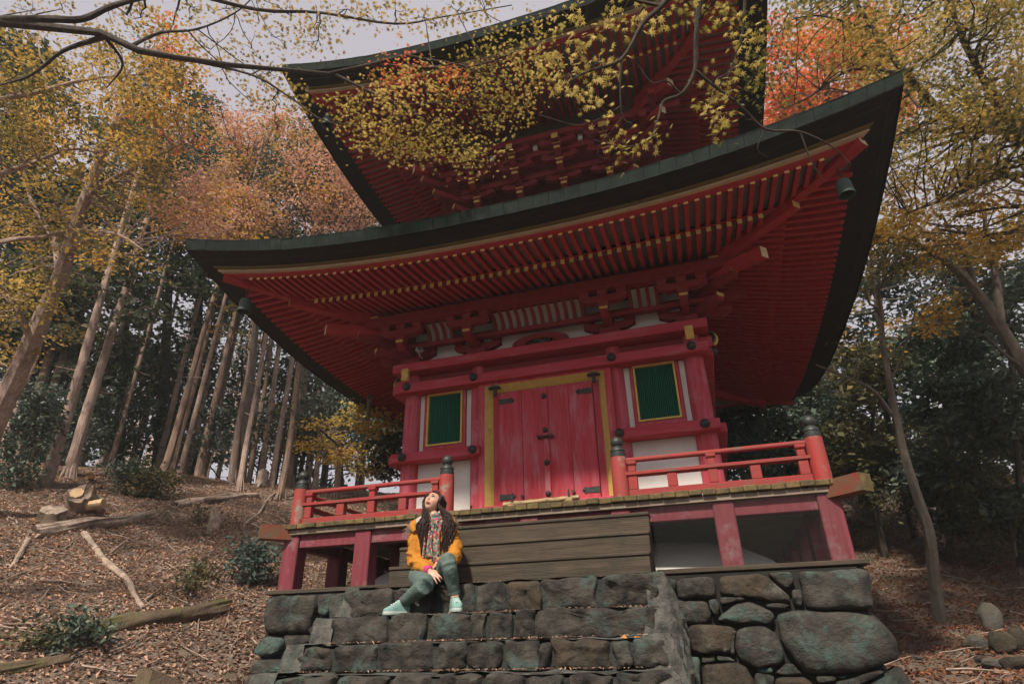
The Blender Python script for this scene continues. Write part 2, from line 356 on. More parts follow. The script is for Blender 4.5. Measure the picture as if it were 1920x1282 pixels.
    for k in (0, 1, 3):
        for i in range(-n, n+1):
            x = i*sp
            r0 = max(R-1.02, abs(x)+.07)
            if r0 < R-.47: rafter_mb(x, r0, R-.40, ff, R, dz, .043, h, k).build('flying_rafter', ['red_rafter', 'tip_yellow'], roof)
            r0 = max(R-1.95, abs(x)+.07)
            if r0 < R-1.06: rafter_mb(x, r0, R-.98, fb, R, dz, .047, h, k, .012).build('rafter', ['red_rafter', 'tip_yellow'], roof)
    for sx, sy in ((-1, -1), (1, -1), (1, 1)):
        L = lambda t: lift(t, t, R, dz)
        zk = 2.807+zo; 
        diag_beam(MB(), R-1.0, R-.345, 2.715+zo, zk, .10, .13, sx, sy, 0, 1, -.02).build('hip_rafter', ['red_rafter', 'cream_end'], roof)
        diag_beam(MB(), R-1.85, R-.90, 2.62+zo, 2.655+zo, .105, .14, sx, sy, 0, 1).build('hip_rafter', ['red_rafter', 'yellow_trim'], roof)
    return roof
lower_roof = make_roof('roof', 3.85, 2.74, .505, .1047, 'lower roof with the wider eaves')
upper_roof = make_roof('roof', 3.417, 6.11, .525, .1150, 'upper roof with the smaller eaves')

def arm_poly(L, h, c=.07, top=0):     # curved-bottom bracket arm, profile in (length, height)
    p = [(-L/2, h), (-L/2, h*.55)]
    for a in range(1, 5):
        th = a*math.pi/2/5; p.append((-L/2+c*math.sin(th)*1.2, h*.55*(1-math.sin(th))+h*.0))
    p.append((-L/2+c*1.3, 0)); p += [(-x, z) for x, z in p[::-1]]
    return p
def block(mb, x, y, z, w, h, m=0):     # bearing block: cube with tapered foot
    a, b = w/2, w/2*.66; V = []
    for zz, r in ((z, b), (z+h*.4, a), (z+h, a)):
        V += [(x-r, y-r, zz), (x+r, y-r, zz), (x+r, y+r, zz), (x-r, y+r, zz)]
    q = [(3, 2, 1, 0), (8, 9, 10, 11)]
    for L in (0, 4):
        for j in range(4): q.append((L+j, L+(j+1) % 4, L+4+(j+1) % 4, L+4+j))
    return mb.add(V, q, m=m)

# ---- body of the lower storey
def make_body(wz):
    cm = MB().lathe([(.116, 0), (.118, .4), (.116, 1.3), (.108, 1.97)], (0, 0, 0), 20).mesh('column', ['red_column'], True)
    for y in (-W, -B1, B1, W):
        for x in (-W, -B1, B1, W):
            if abs(x) == W or abs(y) == W: inst('column', cm, (x, y, 0), pagoda, scale=(.93, .93, 1) if abs(x) == B1 or abs(y) == B1 else None)
    # plaster and dark backing of all four walls
    MB().box((-W+.05, -W+.05, -.05), (W-.05, W-.05, 3.9)).build('core', ['dark_void'], pagoda)
    for x0, x1 in ((-W+.10, -B1-.06), (B1+.06, W-.10)):
        MB().box((x0, -W-.02, .02), (x1, -W+.04, .80)).build('wall_panel', ['white_plaster'], pagoda)
    for k in (1, 3):
        MB().box((-W+.1, -W-.03, .02), (W-.1, -W+.04, 1.75)).xf(RZ(k)).build('wall_panel', ['white_plaster'], pagoda)
    # upper tie beam with bosses
    bm = MB().lathe([(.052, 0), (.05, .012), (.046, .030), (.034, .046), (.015, .054), (.001, .056)], (0, 0, 0), 14).xf(np.array([[1, 0, 0, 0], [0, 0, -1, 0], [0, 1, 0, 0], [0, 0, 0, 1]])).mesh('boss', ['bronze_dark'], True)
    b = MB().bbox((-1.93, -1.98, 1.690), (1.93, -1.80, 1.812), .01).build('tie_beam', ['red_beam'], pagoda)
    for x in (-W, -B1, B1, W): inst('boss', bm, (x, -1.98, 1.765), b)
    for k in (1, 3):
        b2 = MB().bbox((-1.80, -1.975, 1.693), (1.93, -1.80, 1.809), .01).xf(RZ(k)).build('tie_beam', ['red_beam'], pagoda)
        s_ = RZ(k)
        for x in (-1.6, ): pass
        p = s_[:3, :3]@np.array([-W if k == 1 else W, -1.975, 1.765]); inst('boss', bm, p, b2, rotz=math.pi/2*(1 if k == 1 else -1))
    for x0, x1, bx in ((-1.91, -.775, (-1.755, -.855)), (.775, 1.91, (.855, 1.755))):
        b = MB().bbox((x0, -1.98, .792), (x1, -1.80, .905), .01).build('waist_beam', ['red_beam'], pagoda)
        for x in bx: inst('boss', bm, (x, -1.98, .852), b)
    for k in (1, 3):
        MB().bbox((-1.80, -1.975, .795), (1.91, -1.80, .902), .01).xf(RZ(k)).build('waist_beam', ['red_beam'], pagoda)
    MB().bbox((-1.95, -1.97, .005), (1.95, -1.80, .115), .01).build('floor_beam', ['red_beam'], pagoda)
    # head beam between the column tops, deep in shade, and the plate above it
    MB().bbox((-1.75, -1.81, 1.82), (1.75, -1.70, 1.965), .006).build('head_beam', ['red_eave_shaded'], pagoda)
    MB().bbox((-1.96, -2.0, 1.970), (1.96, -1.60, 2.088), .008).build('wall_plate', ['red_beam'], pagoda)
    for k in (1, 3): MB().bbox((-1.595, -1.955, 1.972), (1.96, -1.60, 2.086), .008).xf(RZ(k)).build('wall_plate', ['red_beam'], pagoda)
    # carved nosing at the corners: gilt scroll ends
    for sx in (-1, 1):
        o = MB().prism([(-2.0+.0, 1.83), (-2.02, 1.98), (-2.06, 1.985), (-2.075, 1.93), (-2.055, 1.885), (-2.07, 1.84), (-2.05, 1.82)], 0, sx*W-.045, sx*W+.045).build('nosing', ['yellow_trim'], pagoda)
        MB().prism([(-W-.07, 1.80), (-W+.07, 1.80), (-W+.07, 1.93), (-W-.07, 1.93)], 0, sx*1.80, sx*1.99).build('nosing', ['red_beam'], pagoda)
        pts = [(sx*(1.99+.055*math.sin(a)), -W, 1.89-.05*math.cos(a)+.02*a) for a in np.linspace(.2, 2.9, 12)]
        MB().tube(pts, np.linspace(.02, .013, 12), 8).build('scroll', ['yellow_trim'], pagoda, True)
        pts = [(sx*(1.97+.05*math.sin(a)), -W, 1.91-.045*math.cos(a)+.02*a) for a in np.linspace(.2, 4.4, 12)]
        MB().tube(pts, np.linspace(.028, .012, 12), 8).build('scroll', ['bronze_dark'], pagoda, True)
    # windows
    for sx in (-1, 1):
        xa, xb = sorted((sx*1.06, sx*1.535)); z0, z1 = 1.010, 1.690
        w = MB().box((xa, -W+.0, z0), (xb, -W+.012, z1)).build('window', ['dark_void'], pagoda)
        fr = MB(); fw = .022
        for a, c in (((xa, z0), (xb, z0+fw)), ((xa, z1-fw), (xb, z1)), ((xa, z0+fw), (xa+fw, z1-fw)), ((xb-fw, z0+fw), (xb, z1-fw))):
            fr.box((a[0], -W-.062, a[1]), (c[0], -W+.0, c[1]))
        fr.build('frame', ['yellow_trim'], w)
        fr = MB(); fw = .042; A, Bq, C, D = xa-fw, xb+fw, z0-.09, z1+.005
        for a, c in (((A, C), (Bq, z0-.002)), ((A, z0-.002), (xa-.002, D)), ((xb+.002, z0-.002), (Bq, D))):
            fr.bbox((a[0], -W-.05, a[1]), (c[0], -W+.0, c[1]), .006)
        fr.build('frame', ['red_wall'], w)
        sm = MB().add([(-.0068, 0, 0), (0, -.018, 0), (.0068, 0, 0), (-.0068, 0, z1-z0-.04), (0, -.018, z1-z0-.04), (.0068, 0, z1-z0-.04)], [(0, 1, 4, 3), (1, 2, 5, 4), (2, 0, 3, 5)], [(0, 2, 1), (3, 4, 5)]).mesh('slat', ['green_slat'])
        ns = 21
        for i in range(ns): inst('slat', sm, (xa+.022+(xb-xa-.044)*(i+.5)/ns, -W-.018, z0+.02), w)
        MB().box((xa-.042-.08, -W-.02, .905), (xa-.046, -W+.02, 1.70)).build('wall_panel', ['white_plaster'], pagoda)
        MB().box((xb+.046, -W-.02, .905), (xb+.042+.08, -W+.02, 1.70)).build('wall_panel', ['white_plaster'], pagoda)
    # doorway: red jambs, golden bevelled surround, two leaves of two planks each
    for sx in (-1, 1): MB().bbox((sx*.735, -1.90, .115), (sx*.815, -1.72, 1.69), .006).build('door_jamb', ['red_wall'], pagoda)
    MB().bbox((-.735, -1.90, 1.66), (.735, -1.72, 1.69), .004).build('door_head', ['red_wall'], pagoda)
    fr = MB(); yo, yi = -1.895, -1.80; o_, i_ = .735, .655; zt, zi, zb = 1.66, 1.59, .115
    V = [(-o_, yo, zb), (-o_, yo, zt), (o_, yo, zt), (o_, yo, zb), (-i_, yi, zb), (-i_, yi, zi), (i_, yi, zi), (i_, yi, zb)]
    fr.add(V, [(0, 4, 5, 1), (1, 5, 6, 2), (2, 6, 7, 3)]); fr.build('door_surround', ['yellow_trim'], pagoda)
    for sx in (-1, 1): MB().box((sx*.575, -1.797, .115), (sx*.66, -1.74, 1.60)).build('door_stile', ['red_wall'], pagoda)
    MB().box((-.575, -1.797, 1.545), (.575, -1.74, 1.60)).build('door_lintel', ['red_wall'], pagoda)
    MB().bbox((-.72, -1.93, .115), (.72, -1.75, .20), .006).build('threshold', ['red_beam'], pagoda)
    for sx in (-1, 1):
        d = MB().box((sx*.006, -1.80, .205), (sx*.573, -1.765, 1.55)).build('door_leaf', ['dark_void'], pagoda)
        for a, b_ in ((.008, .285), (.288, .571)):
            MB().bbox((sx*a, -1.842, .207), (sx*b_, -1.801, 1.548), .005).build('plank', ['red_wall'], d)
        for z in (.30, 1.45):
            pts = [(.571, .035), (.571, -.035), (.47, -.030), (.44, -.026), (.41, -.040), (.385, -.012), (.375, 0), (.385, .012), (.41, .040), (.44, .026), (.47, .030)]
            P = [(z+q_, sx*p) for p, q_ in pts]
            P = P if sx > 0 else P[::-1]
            MB().prism(P, 1, -1.850, -1.843).build('hinge', ['black_iron'], d)
            MB().lathe([(.016, 0), (.012, .008), (.001, .012)], (0, 0, 0), 8).xf(np.array([[1, 0, 0, sx*.40], [0, 0, -1, -1.850], [0, 1, 0, z], [0, 0, 0, 1]])).build('rivet', ['bronze_dark'], d)
        # pivot cap at the top corner
        pts = [(sx*.61+.075*math.cos(a), .028*math.sin(a)) for a in np.linspace(0, math.pi, 9)]
        MB().prism([(1.62+q_, p) for p, q_ in pts][::-1], 1, -1.91, -1.84).build('pivot_cap', ['black_iron'], d)
        MB().tube([(sx*.61, -1.87, 1.53), (sx*.61, -1.87, 1.625)], .022, 10).build('pivot', ['black_iron'], d, True)
    d = MB().bbox((-.032, -1.872, .207), (.034, -1.843, 1.548), .006).build('door_batten', ['red_wall'], pagoda)
    for z in (.29, .64, 1.02, 1.44): inst('boss', bm, (.0, -1.872, z), d, scale=(.62, .62, .62))
    lk = MB().tube([(-.085, -1.885, .945), (.075, -1.892, .945)], .011, 8)
    lk.tube([(-.085, -1.845, .945), (-.085, -1.91, .945)], .017, 8); lk.tube([(.075, -1.845, .945), (.075, -1.91, .945)], .017, 8)
    lk.tube([(-.05, -1.892, .93), (.07, -1.892, .93)], .007, 6); lk.build('lock_bar', ['black_iron'], d, True)
    for x in (-.30, .28): MB().tube([(x, -1.843, .29), (x, -1.875, .29)], .018, 8).build('knob', ['black_iron'], d)
    for x in (-.86, ):
        MB().tube([(x, -1.975, .20), (x, -2.0, .20), (x, -2.0, .07)], .012, 6).build('hook', ['black_iron'], pagoda)
make_body(0)

# ---- brackets of the lower storey
def yellow_tip(mb, x, y, z0, z1, w):    # coloured bands on the nose of an outward arm
    mb.box((x-w/2-.002, y-.004, z0), (x+w/2+.002, y+.03, z1), 1)
MB().box((-1.86, -1.78, 2.088), (1.86, -1.72, 2.60)).build('wall_panel', ['white_plaster'], pagoda)
for x in (-W, -B1, B1, W):
    br = block(MB(), x, -1.80, 2.089, .25, .10).build('bracket', ['red_eave_shaded'], pagoda)
    MB().prism([(q, p) for p, q in []] or [(2.19+z, x+p) for p, z in arm_poly(.62, .10, .10)], 1, -1.86, -1.76).build('bracket_arm', ['red_eave_shaded'], br)
    for dx in (-.25, 0, .25): block(MB(), x+dx, -1.81, 2.291, .125, .07).build('bearing_block', ['red_eave_shaded'], br)
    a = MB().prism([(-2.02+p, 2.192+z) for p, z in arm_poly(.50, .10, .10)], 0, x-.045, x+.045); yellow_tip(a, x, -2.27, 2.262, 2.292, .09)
    a.build('bracket_arm', ['red_eave_shaded', 'yellow_trim'], br)
    block(MB(), x, -2.20, 2.293, .12, .07).build('bearing_block', ['red_eave_shaded'], br)
    MB().prism([(2.365+z, x+p) for p, z in arm_poly(.56, .09, .09)], 1, -2.25, -2.16).build('bracket_arm', ['red_eave_shaded'], br)
    for dx in (-.22, 0, .22): block(MB(), x+dx, -2.205, 2.457, .12, .065).build('bearing_block', ['red_eave_shaded'], br)
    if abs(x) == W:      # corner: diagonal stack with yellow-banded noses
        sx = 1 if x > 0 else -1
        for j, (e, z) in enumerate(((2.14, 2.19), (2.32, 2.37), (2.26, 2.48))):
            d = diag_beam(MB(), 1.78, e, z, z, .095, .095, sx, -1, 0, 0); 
            diag_beam(d, e+.001, e+.006, z+.055, z+.055, .10, .042, sx, -1, 1, 1); d.build('bracket_arm', ['red_eave_shaded', 'yellow_trim'], br)
        MB().prism([(2.19+z, sx*2.02+p) for p, z in arm_poly(.50, .10, .10)], 1, -1.80, -1.71).build('bracket_arm', ['red_eave_shaded'], br)
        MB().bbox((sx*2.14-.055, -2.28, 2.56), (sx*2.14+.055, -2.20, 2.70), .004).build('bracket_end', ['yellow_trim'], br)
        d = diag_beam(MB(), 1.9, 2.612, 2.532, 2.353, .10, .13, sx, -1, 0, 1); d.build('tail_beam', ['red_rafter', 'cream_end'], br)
MB().bbox((-2.45, -1.90, 2.358), (2.45, -1.79, 2.43), .006).build('tie_beam', ['red_eave_shaded'], pagoda)
MB().bbox((-2.02, -2.02, 2.285), (2.02, -1.96, 2.335), .005).build('tie_beam', ['red_eave_shaded'], pagoda)
MB().bbox((-2.34, -2.30, 2.523), (2.34, -2.16, 2.66), .006).build('eave_purlin', ['red_eave_shaded'], pagoda)
for k in (1, 3): MB().bbox((-2.0, -2.0, 2.523), (2.0, -1.86, 2.70), .006).xf(RZ(k)).build('eave_purlin', ['red_eave_shaded'], pagoda)
# coved ribs between the brackets: white plaster, darkened for eave shade, behind curved red ribs
cv = lambda s_: (-1.985-.17*math.sin(s_*math.pi/2), 2.335+.19*(1-math.cos(s_*math.pi/2)**1.0)*1.0)
ss = np.linspace(0, 1, 7)
cov = np.array([(-1.975-.19*(1-math.cos(a*math.pi/2)), 2.335+.19*math.sin(a*math.pi/2)) for a in ss])
for x0, x1 in ((-1.46, -1.15), (-.56, .56), (1.15, 1.46)):
    V = [(x, y+.03, z) for x in (x0, x1) for y, z in cov]; n_ = len(cov)
    MB().add(V, [(i, i+1, n_+i+1, n_+i) for i in range(n_-1)]).build('cove_panel', ['cove_plaster_shaded'], pagoda, True)
    nr = int(round((x1-x0)/.103))
    for i in range(nr+1):
        x = x0+(x1-x0)*i/nr; V = []; hw = .022
        for y, z in cov: V += [(x-hw, y, z), (x+hw, y, z), (x+hw, y+.035, z+.005), (x-hw, y+.035, z+.005)]
        q = [(a*4+j, a*4+(j+1) % 4, a*4+4+(j+1) % 4, a*4+4+j) for a in range(n_-1) for j in range(4)]
        MB().add(V, q).build('cove_rib', ['red_eave_shaded'], pagoda)
# frog-leg strut with a carved green spray at the middle
fl = []
for a in np.linspace(0, math.pi, 21): fl.append((.36*math.cos(a)*(1+.12*math.sin(a)), 2.092+.165*math.sin(a)**.8))
inner = [(.25*math.cos(a), 2.092+.105*math.sin(a)) for a in np.linspace(math.pi, 0, 15)]
V = [(x, y, z) for y in (-1.93, -1.86) for x, z in fl]; k_ = 21
st = MB(); n2 = 21
inn = [(.22*math.cos(a), 2.092+.10*math.sin(a)) for a in np.linspace(0, math.pi, 21)]
V = [(x, -1.93, z) for x, z in fl]+[(x, -1.93, z) for x, z in inn]+[(x, -1.79, z) for x, z in fl]+[(x, -1.79, z) for x, z in inn]
q = []
for i in range(20): q += [(i, i+1, 21+i+1, 21+i), (i, 42+i, 43+i, i+1), (21+i, 22+i, 64+i, 63+i)]
fs = st.add(V, q).build('frog_leg_strut', ['red_eave_shaded'], pagoda)
cm_ = MB(); rr = np.random.default_rng(5)
for i in range(36):
    a = rr.uniform(0.1, math.pi-.1); r_ = rr.uniform(.2, .95); c = np.array([.19*r_*math.cos(a), -1.88-rr.uniform(0, .05), 2.10+.08*r_*math.sin(a)])
    cm_.tube([c, c+rr.normal(0, .012, 3), c+rr.normal(0, .03, 3)*[1, .3, 1]], [.012, .012, .004], 6)
cm_.build('carving', ['bronze_green'], fs, True)

# ---- upper storey: body, columns and three-stepped brackets with golden noses
W2, B2 = 1.04, .347
MB().box((-W2, -W2, 3.5), (W2, W2, 7.2)).build('core', ['red_eave_shaded'], pagoda)
c2 = MB().lathe([(.095, 0), (.09, 1.0)], (0, 0, 0), 14).mesh('column', ['red_eave_shaded'], True)
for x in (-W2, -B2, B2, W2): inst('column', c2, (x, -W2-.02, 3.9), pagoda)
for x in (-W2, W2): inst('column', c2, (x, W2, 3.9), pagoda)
MB().bbox((-1.3, -1.26, 4.74), (1.3, -1.0, 4.83), .006).build('wall_plate', ['red_eave_shaded'], pagoda)
def step_arm(br, x, y0, y1, z, w=.085, h=.09, yel=True):
    a = MB().prism([((y0+y1)/2+p, z+q) for p, q in arm_poly(abs(y1-y0), h, .08)], 0, x-w/2, x+w/2)
    if yel: yellow_tip(a, x, y1, z+h*.62, z+h+.001, w)
    return a.build('bracket_arm', ['red_eave_shaded', 'yellow_trim'], br)
for x in (-W2, -B2, B2, W2):
    br = block(MB(), x, -1.10, 4.832, .20, .09).build('bracket', ['red_eave_shaded'], pagoda)
    y1s = [-1.42, -1.66, -1.80]
    for j, (ye, z) in enumerate(zip(y1s, (4.923, 5.10, 5.275))):
        step_arm(br, x, -1.0, ye, z)
        bx = block(MB(), x, ye+.06, z+.092, .115, .075); bx.box((x-.060, ye-.001, z+.15), (x+.060, ye+.02, z+.168), 1)
        bx.build('bearing_block', ['red_eave_shaded', 'yellow_trim'], br)
        MB().prism([(z+.17+q, x+p) for p, q in arm_poly(.56, .085, .09)], 1, ye+.02, ye+.10).build('bracket_arm', ['red_eave_shaded'], br)
        for dx in (-.21, .21): block(MB(), x+dx, ye+.06, z+.257, .105, .06).build('bearing_block', ['red_eave_shaded'], br)
    # tail beam
    t = MB(); y0, y1, za, zb = -1.2, -1.93, 5.66, 5.40; hw = .047
    V = [(x-hw, y0, za), (x+hw, y0, za), (x+hw, y0, za+.11), (x-hw, y0, za+.11), (x-hw, y1, zb), (x+hw, y1, zb), (x+hw, y1+.015, zb+.11), (x-hw, y1+.015, zb+.11)]
    t.add(V, [(0, 4, 5, 1), (1, 5, 6, 2), (2, 6, 7, 3), (3, 7, 4, 0), (4, 7, 6, 5)], m=np.array([0, 0, 0, 0, 1])); t.build('tail_beam', ['red_eave_shaded', 'yellow_trim'], br)
    if abs(x) == W2:
        sx = 1 if x > 0 else -1
        for j, (e, z) in enumerate(((1.42, 4.923), (1.66, 5.10), (1.80, 5.275))):
            d = diag_beam(MB(), 1.05, e, z, z, .09, .09, sx, -1, 0, 0); diag_beam(d, e+.001, e+.006, z+.05, z+.05, .096, .044, sx, -1, 1, 1); d.build('bracket_arm', ['red_eave_shaded', 'yellow_trim'], br)
            step_arm_x = MB().prism([(z+q, sx*(1.0+(e-1.0)/2)+p) for p, q in arm_poly(e-1.0, .09, .08)], 1, -W2-.045, -W2+.045).build('bracket_arm', ['red_eave_shaded'], br)
        d = diag_beam(MB(), 1.1, 1.905, 5.62, 5.405, .10, .12, sx, -1, 0, 1); d.build('tail_beam', ['red_rafter', 'cream_end'], br)
        d = diag_beam(MB(), 1.5, 2.06, 5.86, 5.70, .11, .14, sx, -1, 0, 1); d.build('tail_beam', ['red_rafter', 'cream_end'], br)
        for y in (-B2, B2, W2):
            V = [(sx*1.2, y-hw, 5.66), (sx*1.2, y+hw, 5.66), (sx*1.2, y+hw, 5.77), (sx*1.2, y-hw, 5.77), (sx*1.93, y-hw, 5.40), (sx*1.93, y+hw, 5.40), (sx*1.92, y+hw, 5.51), (sx*1.92, y-hw, 5.51)]
            MB().add(V, [(0, 4, 5, 1), (1, 5, 6, 2), (2, 6, 7, 3), (3, 7, 4, 0), (4, 7, 6, 5)], m=np.array([0, 0, 0, 0, 1])).build('tail_beam', ['red_eave_shaded', 'yellow_trim'], br)
for y, z, L in ((-1.38, 5.20, 1.75), (-1.62, 5.39, 1.95), (-1.78, 5.56, 2.15)):
    for k in (0, 1, 3): MB().bbox((-L, y-.05, z), (L, y+.05, z+.10), .005).xf(RZ(k)).xf(np.array([[1, 0, 0, 0], [0, 1, 0, 0], [0, 0, 1, .0017*k], [0, 0, 0, 1]])).build('eave_purlin', ['red_eave_shaded'], pagoda)
for x in (-.69, 0, .69):
    MB().bbox((x-.035, -1.70, 5.49), (x+.035, -1.66, 5.60), .004).build('strut', ['white_plaster'], pagoda)
for i, z in enumerate((4.9, 5.0, 5.1)):
    for x in np.arange(-.9, .95, .14)+(i % 2)*.07:
        MB().add([(x-.022, -W2-.004, z), (x+.022, -W2-.004, z), (x, -W2-.004, z+.035), (x, -W2-.05, z+.01)], t=[(0, 1, 3), (1, 2, 3), (2, 0, 3)]).build('wall_stud', ['cream_end'], pagoda)
# ---- veranda
deck = MB().box((-2.70, -2.0, -.058), (2.70, 2.70, -.004)).build('veranda_deck', ['grey_wood'], pagoda)
xs = np.linspace(-2.763, 2.763, 49); r3 = np.random.default_rng(11)
for i in range(48):
    j = r3.normal(0, .005)
    MB().bbox((xs[i]+.0015, -2.775+j, -.052+r3.normal(0, .002)), (xs[i+1]-.0015, -2.0, r3.normal(0, .003)), .007).build('deck_board', ['deck_wood'], deck)
MB().bbox((-2.66, -2.735, -.105), (2.66, -2.60, -.055), .004).build('fascia_board', ['grey_wood'], pagoda)
for k in (0, 1, 3):
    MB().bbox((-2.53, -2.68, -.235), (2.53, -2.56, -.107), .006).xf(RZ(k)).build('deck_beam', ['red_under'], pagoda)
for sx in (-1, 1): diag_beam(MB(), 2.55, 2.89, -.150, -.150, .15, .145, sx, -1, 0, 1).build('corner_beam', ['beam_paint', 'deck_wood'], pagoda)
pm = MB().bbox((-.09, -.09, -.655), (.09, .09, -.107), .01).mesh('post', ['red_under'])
done = set()
for k in (0, 1, 3):
    for x in (-2.62, -1.77, -.87, 0, .87, 1.77, 2.62):
        p = RZ(k)[:3, :3]@np.array([x, -2.62, 0]); key = (round(p[0], 2), round(p[1], 2))
        if key not in done: done.add(key); inst('post', pm, p, pagoda)
for x in (-1.77, -.87, 0, .87, 1.77):
    for y in (-1.9, ): inst('post', pm, (x, y, 0), pagoda, scale=(.7, .7, 1))
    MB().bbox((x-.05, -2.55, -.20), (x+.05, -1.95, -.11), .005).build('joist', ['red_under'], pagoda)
for x0, x1 in ((-2.78, -1.145), (1.145, 2.78)): MB().bbox((x0, -2.80, -.690), (x1, -2.52, -.650), .006).build('ground_sill', ['old_wood'], pagoda)
for k in (1, 3): MB().bbox((-2.50, -2.79, -.690), (2.7, -2.52, -.652), .006).xf(RZ(k)).build('ground_sill', ['old_wood'], pagoda)
# white plaster mound under the floor
sec = [(2.42, -.695), (2.38, -.60), (2.24, -.47), (2.05, -.36), (1.8, -.28), (1.5, -.25), (.02, -.24)]
mm = MB(); n_ = 64
for r_, z in sec:
    th = np.linspace(0, 2*math.pi, n_, endpoint=False); e = 5.0
    c, s_ = np.cos(th), np.sin(th); rad = (np.abs(c)**e+np.abs(s_)**e)**(-1/e); mm.V.append(np.stack([r_*rad*c, r_*rad*s_, np.full(n_, z)], 1))
mm.n = n_*len(sec); i = np.arange(n_)
for a in range(len(sec)-1): mm.q.append(np.stack([a*n_+i, a*n_+(i+1) % n_, (a+1)*n_+(i+1) % n_, (a+1)*n_+i], 1)); mm.qm.append(np.zeros(n_))
mm.build('plaster_mound', ['white_plaster'], pagoda, True)
# railings
def finial(x, y, parent):
    MB().lathe([(0.0702, .395), (0.0720, .41), (0.0720, .432), (0.0666, .436), (0.0666, .452), (0.0711, .456), (0.0711, .470), (0.0594, .486), (0.0468, .496), (0.0414, .505), (0.0504, .516), (0.0612, .538), (0.0612, .560), (0.0504, .582), (0.0306, .597), (0.0108, .607), (0.0018, .613)], (x, y, 0), 20).build('finial', ['bronze_dark'], parent, True)
def newel(x, y):
    nw = MB().lathe([(.078, .0), (.079, .1), (.078, .3), (.076, .396)], (x, y, 0), 20).build('newel', ['red_newel'], pagoda, True)
    finial(x, y, nw)
N_ = 2.627
for x, y in ((-N_, -N_), (-.89, -N_), (.89, -N_), (N_, -N_), (N_, N_), (-N_, N_)): newel(x, y)
def railing(x0, x1, k, tall, short, yy=-N_):
    M = RZ(k)
    rl = MB().bbox((x0, yy-.042, .004), (x1, yy+.042, .074), .006).xf(M).build('railing', ['red_rail'], pagoda, label='lowest rail of the veranda railing')
    MB().bbox((x0-.02, yy-.05, .205), (x1+.02, yy+.05, .240), .006).xf(M).build('middle_rail', ['red_rail'], rl)
    MB().tube([(x0-.01, yy, .362), ((x0+x1)/2, yy, .360), (x1+.01, yy, .362)], .025, 10).xf(M).build('top_rail', ['red_rail'], rl, True)
    for x in tall:
        MB().bbox((x-.042, yy-.036, .075), (x+.042, yy+.036, .204), .005).xf(M).build('baluster', ['red_rail'], rl)
        MB().bbox((x-.034, yy-.03, .241), (x+.034, yy+.03, .30), .005).xf(M).build('baluster', ['red_rail'], rl)
        block(MB(), x, yy, .301, .085, .045).xf(M).build('bearing_block', ['red_rail'], rl)
    for x in short: MB().bbox((x-.045, yy-.036, .075), (x+.045, yy+.036, .204), .005).xf(M).build('baluster', ['red_rail'], rl)
railing(.965, 2.55, 0, (1.01, 1.735, 2.50), (1.37, 2.10))
railing(-2.55, -.965, 0, (-1.01, -1.735, -2.50), (-1.37, -2.10))
for k in (1, 3): railing(-2.55, 2.55, k, (-2.50, -1.25, 0, 1.25, 2.50), (-1.9, -.62, .62, 1.9))

# ---- bells under the roof corners
def bell(x, y, z, label, s=1.0):
    b = MB().lathe([(.001, -.085), (.035, -.088), (.058, -.10), (.067, -.125), (.070, -.19), (.074, -.235), (.078, -.25), (.078, -.262), (.068, -.262), (.062, -.2), (.05, -.12), (.001, -.11)], (x, y, z), 18)
    e = empty('bell', (x, y, z), label, 'bell', 'bronze bells hanging under the roof corners')
    b.build('bell_body', ['bronze_green'], e, True)
    MB().tube([(x, y, z+.06), (x, y, z-.02), (x+.012, y, z-.05), (x, y, z-.088)], .008, 6).build('hook', ['black_iron'], e)
    MB().tube([(x, y, z-.11), (x, y, z-.24)], .006, 6).build('clapper', ['black_iron'], e)
bell(-3.297, -3.297, 2.70, 'dark green bell hanging under the left front corner of the lower roof')
bell(3.297, -3.297, 2.70, 'green bronze bell under the right front corner of the lower roof')
bell(3.297, 3.297, 2.70, 'small far bell under the rear corner of the lower roof above a railing post')
bell(-2.872, -2.872, 6.02, 'pale bell under the corner of the upper roof behind a maple branch')

# ---- wooden steps in front of the door
ws = empty('wooden_steps', (0, -3.0, -.745), 'weathered brown plank steps leading up to the red door', 'steps')
for i, (y, z0, z1) in enumerate(((-3.285, -.748, -.560), (-3.105, -.558, -.372), (-2.925, -.370, -.186))):
    MB().bbox((-1.137, y, z0), (1.137, y+.035, z1-.032), .006).build('riser', ['old_wood'], ws)
    MB().bbox((-1.140, y-.012, z1-.030), (1.140, y+.185, z1), .008).build('tread', ['old_wood'], ws)
for sx in (-1, 1):
    MB().prism([(-3.245, -.748), (-2.80, -.748), (-2.80, -.222), (-2.885, -.222), (-2.885, -.405), (-3.065, -.405), (-3.065, -.592), (-3.245, -.592)], 0, sx*1.10, sx*1.135).build('stringer', ['old_wood'], ws)

# ---- bamboo barrier lying before the door
bb = empty('bamboo_barrier', (-.25, -2.64, .0), 'bamboo pole on small cut bamboo feet before the door', 'barrier')
def at_(p): return onpl(p[0], p[1], 1, -2.64)
pa, pb = at_((944, 946)), at_((1086, 932))
bp = MB(); tt = np.linspace(0, 1, 25); rr_ = np.where(np.isin(np.arange(25), (4, 9, 14, 19)), .028, .024)
bp.tube([pa+(pb-pa)*t for t in tt], rr_, 10); bp.build('pole', ['bamboo'], bb, True)
for t in (.13, .88):
    c = pa+(pb-pa)*t-np.array([0, .01, .034])
    MB().tube([c+np.array([0, -.06, 0]), c+np.array([0, .06, 0])], [.036, .036], 12).build('foot', ['bamboo'], bb, True)
    MB().tube([c+np.array([0, -.03, .03]), c+np.array([.0, -.03, .11])], [.012, .008], 6).build('tie', ['black_iron'], bb)
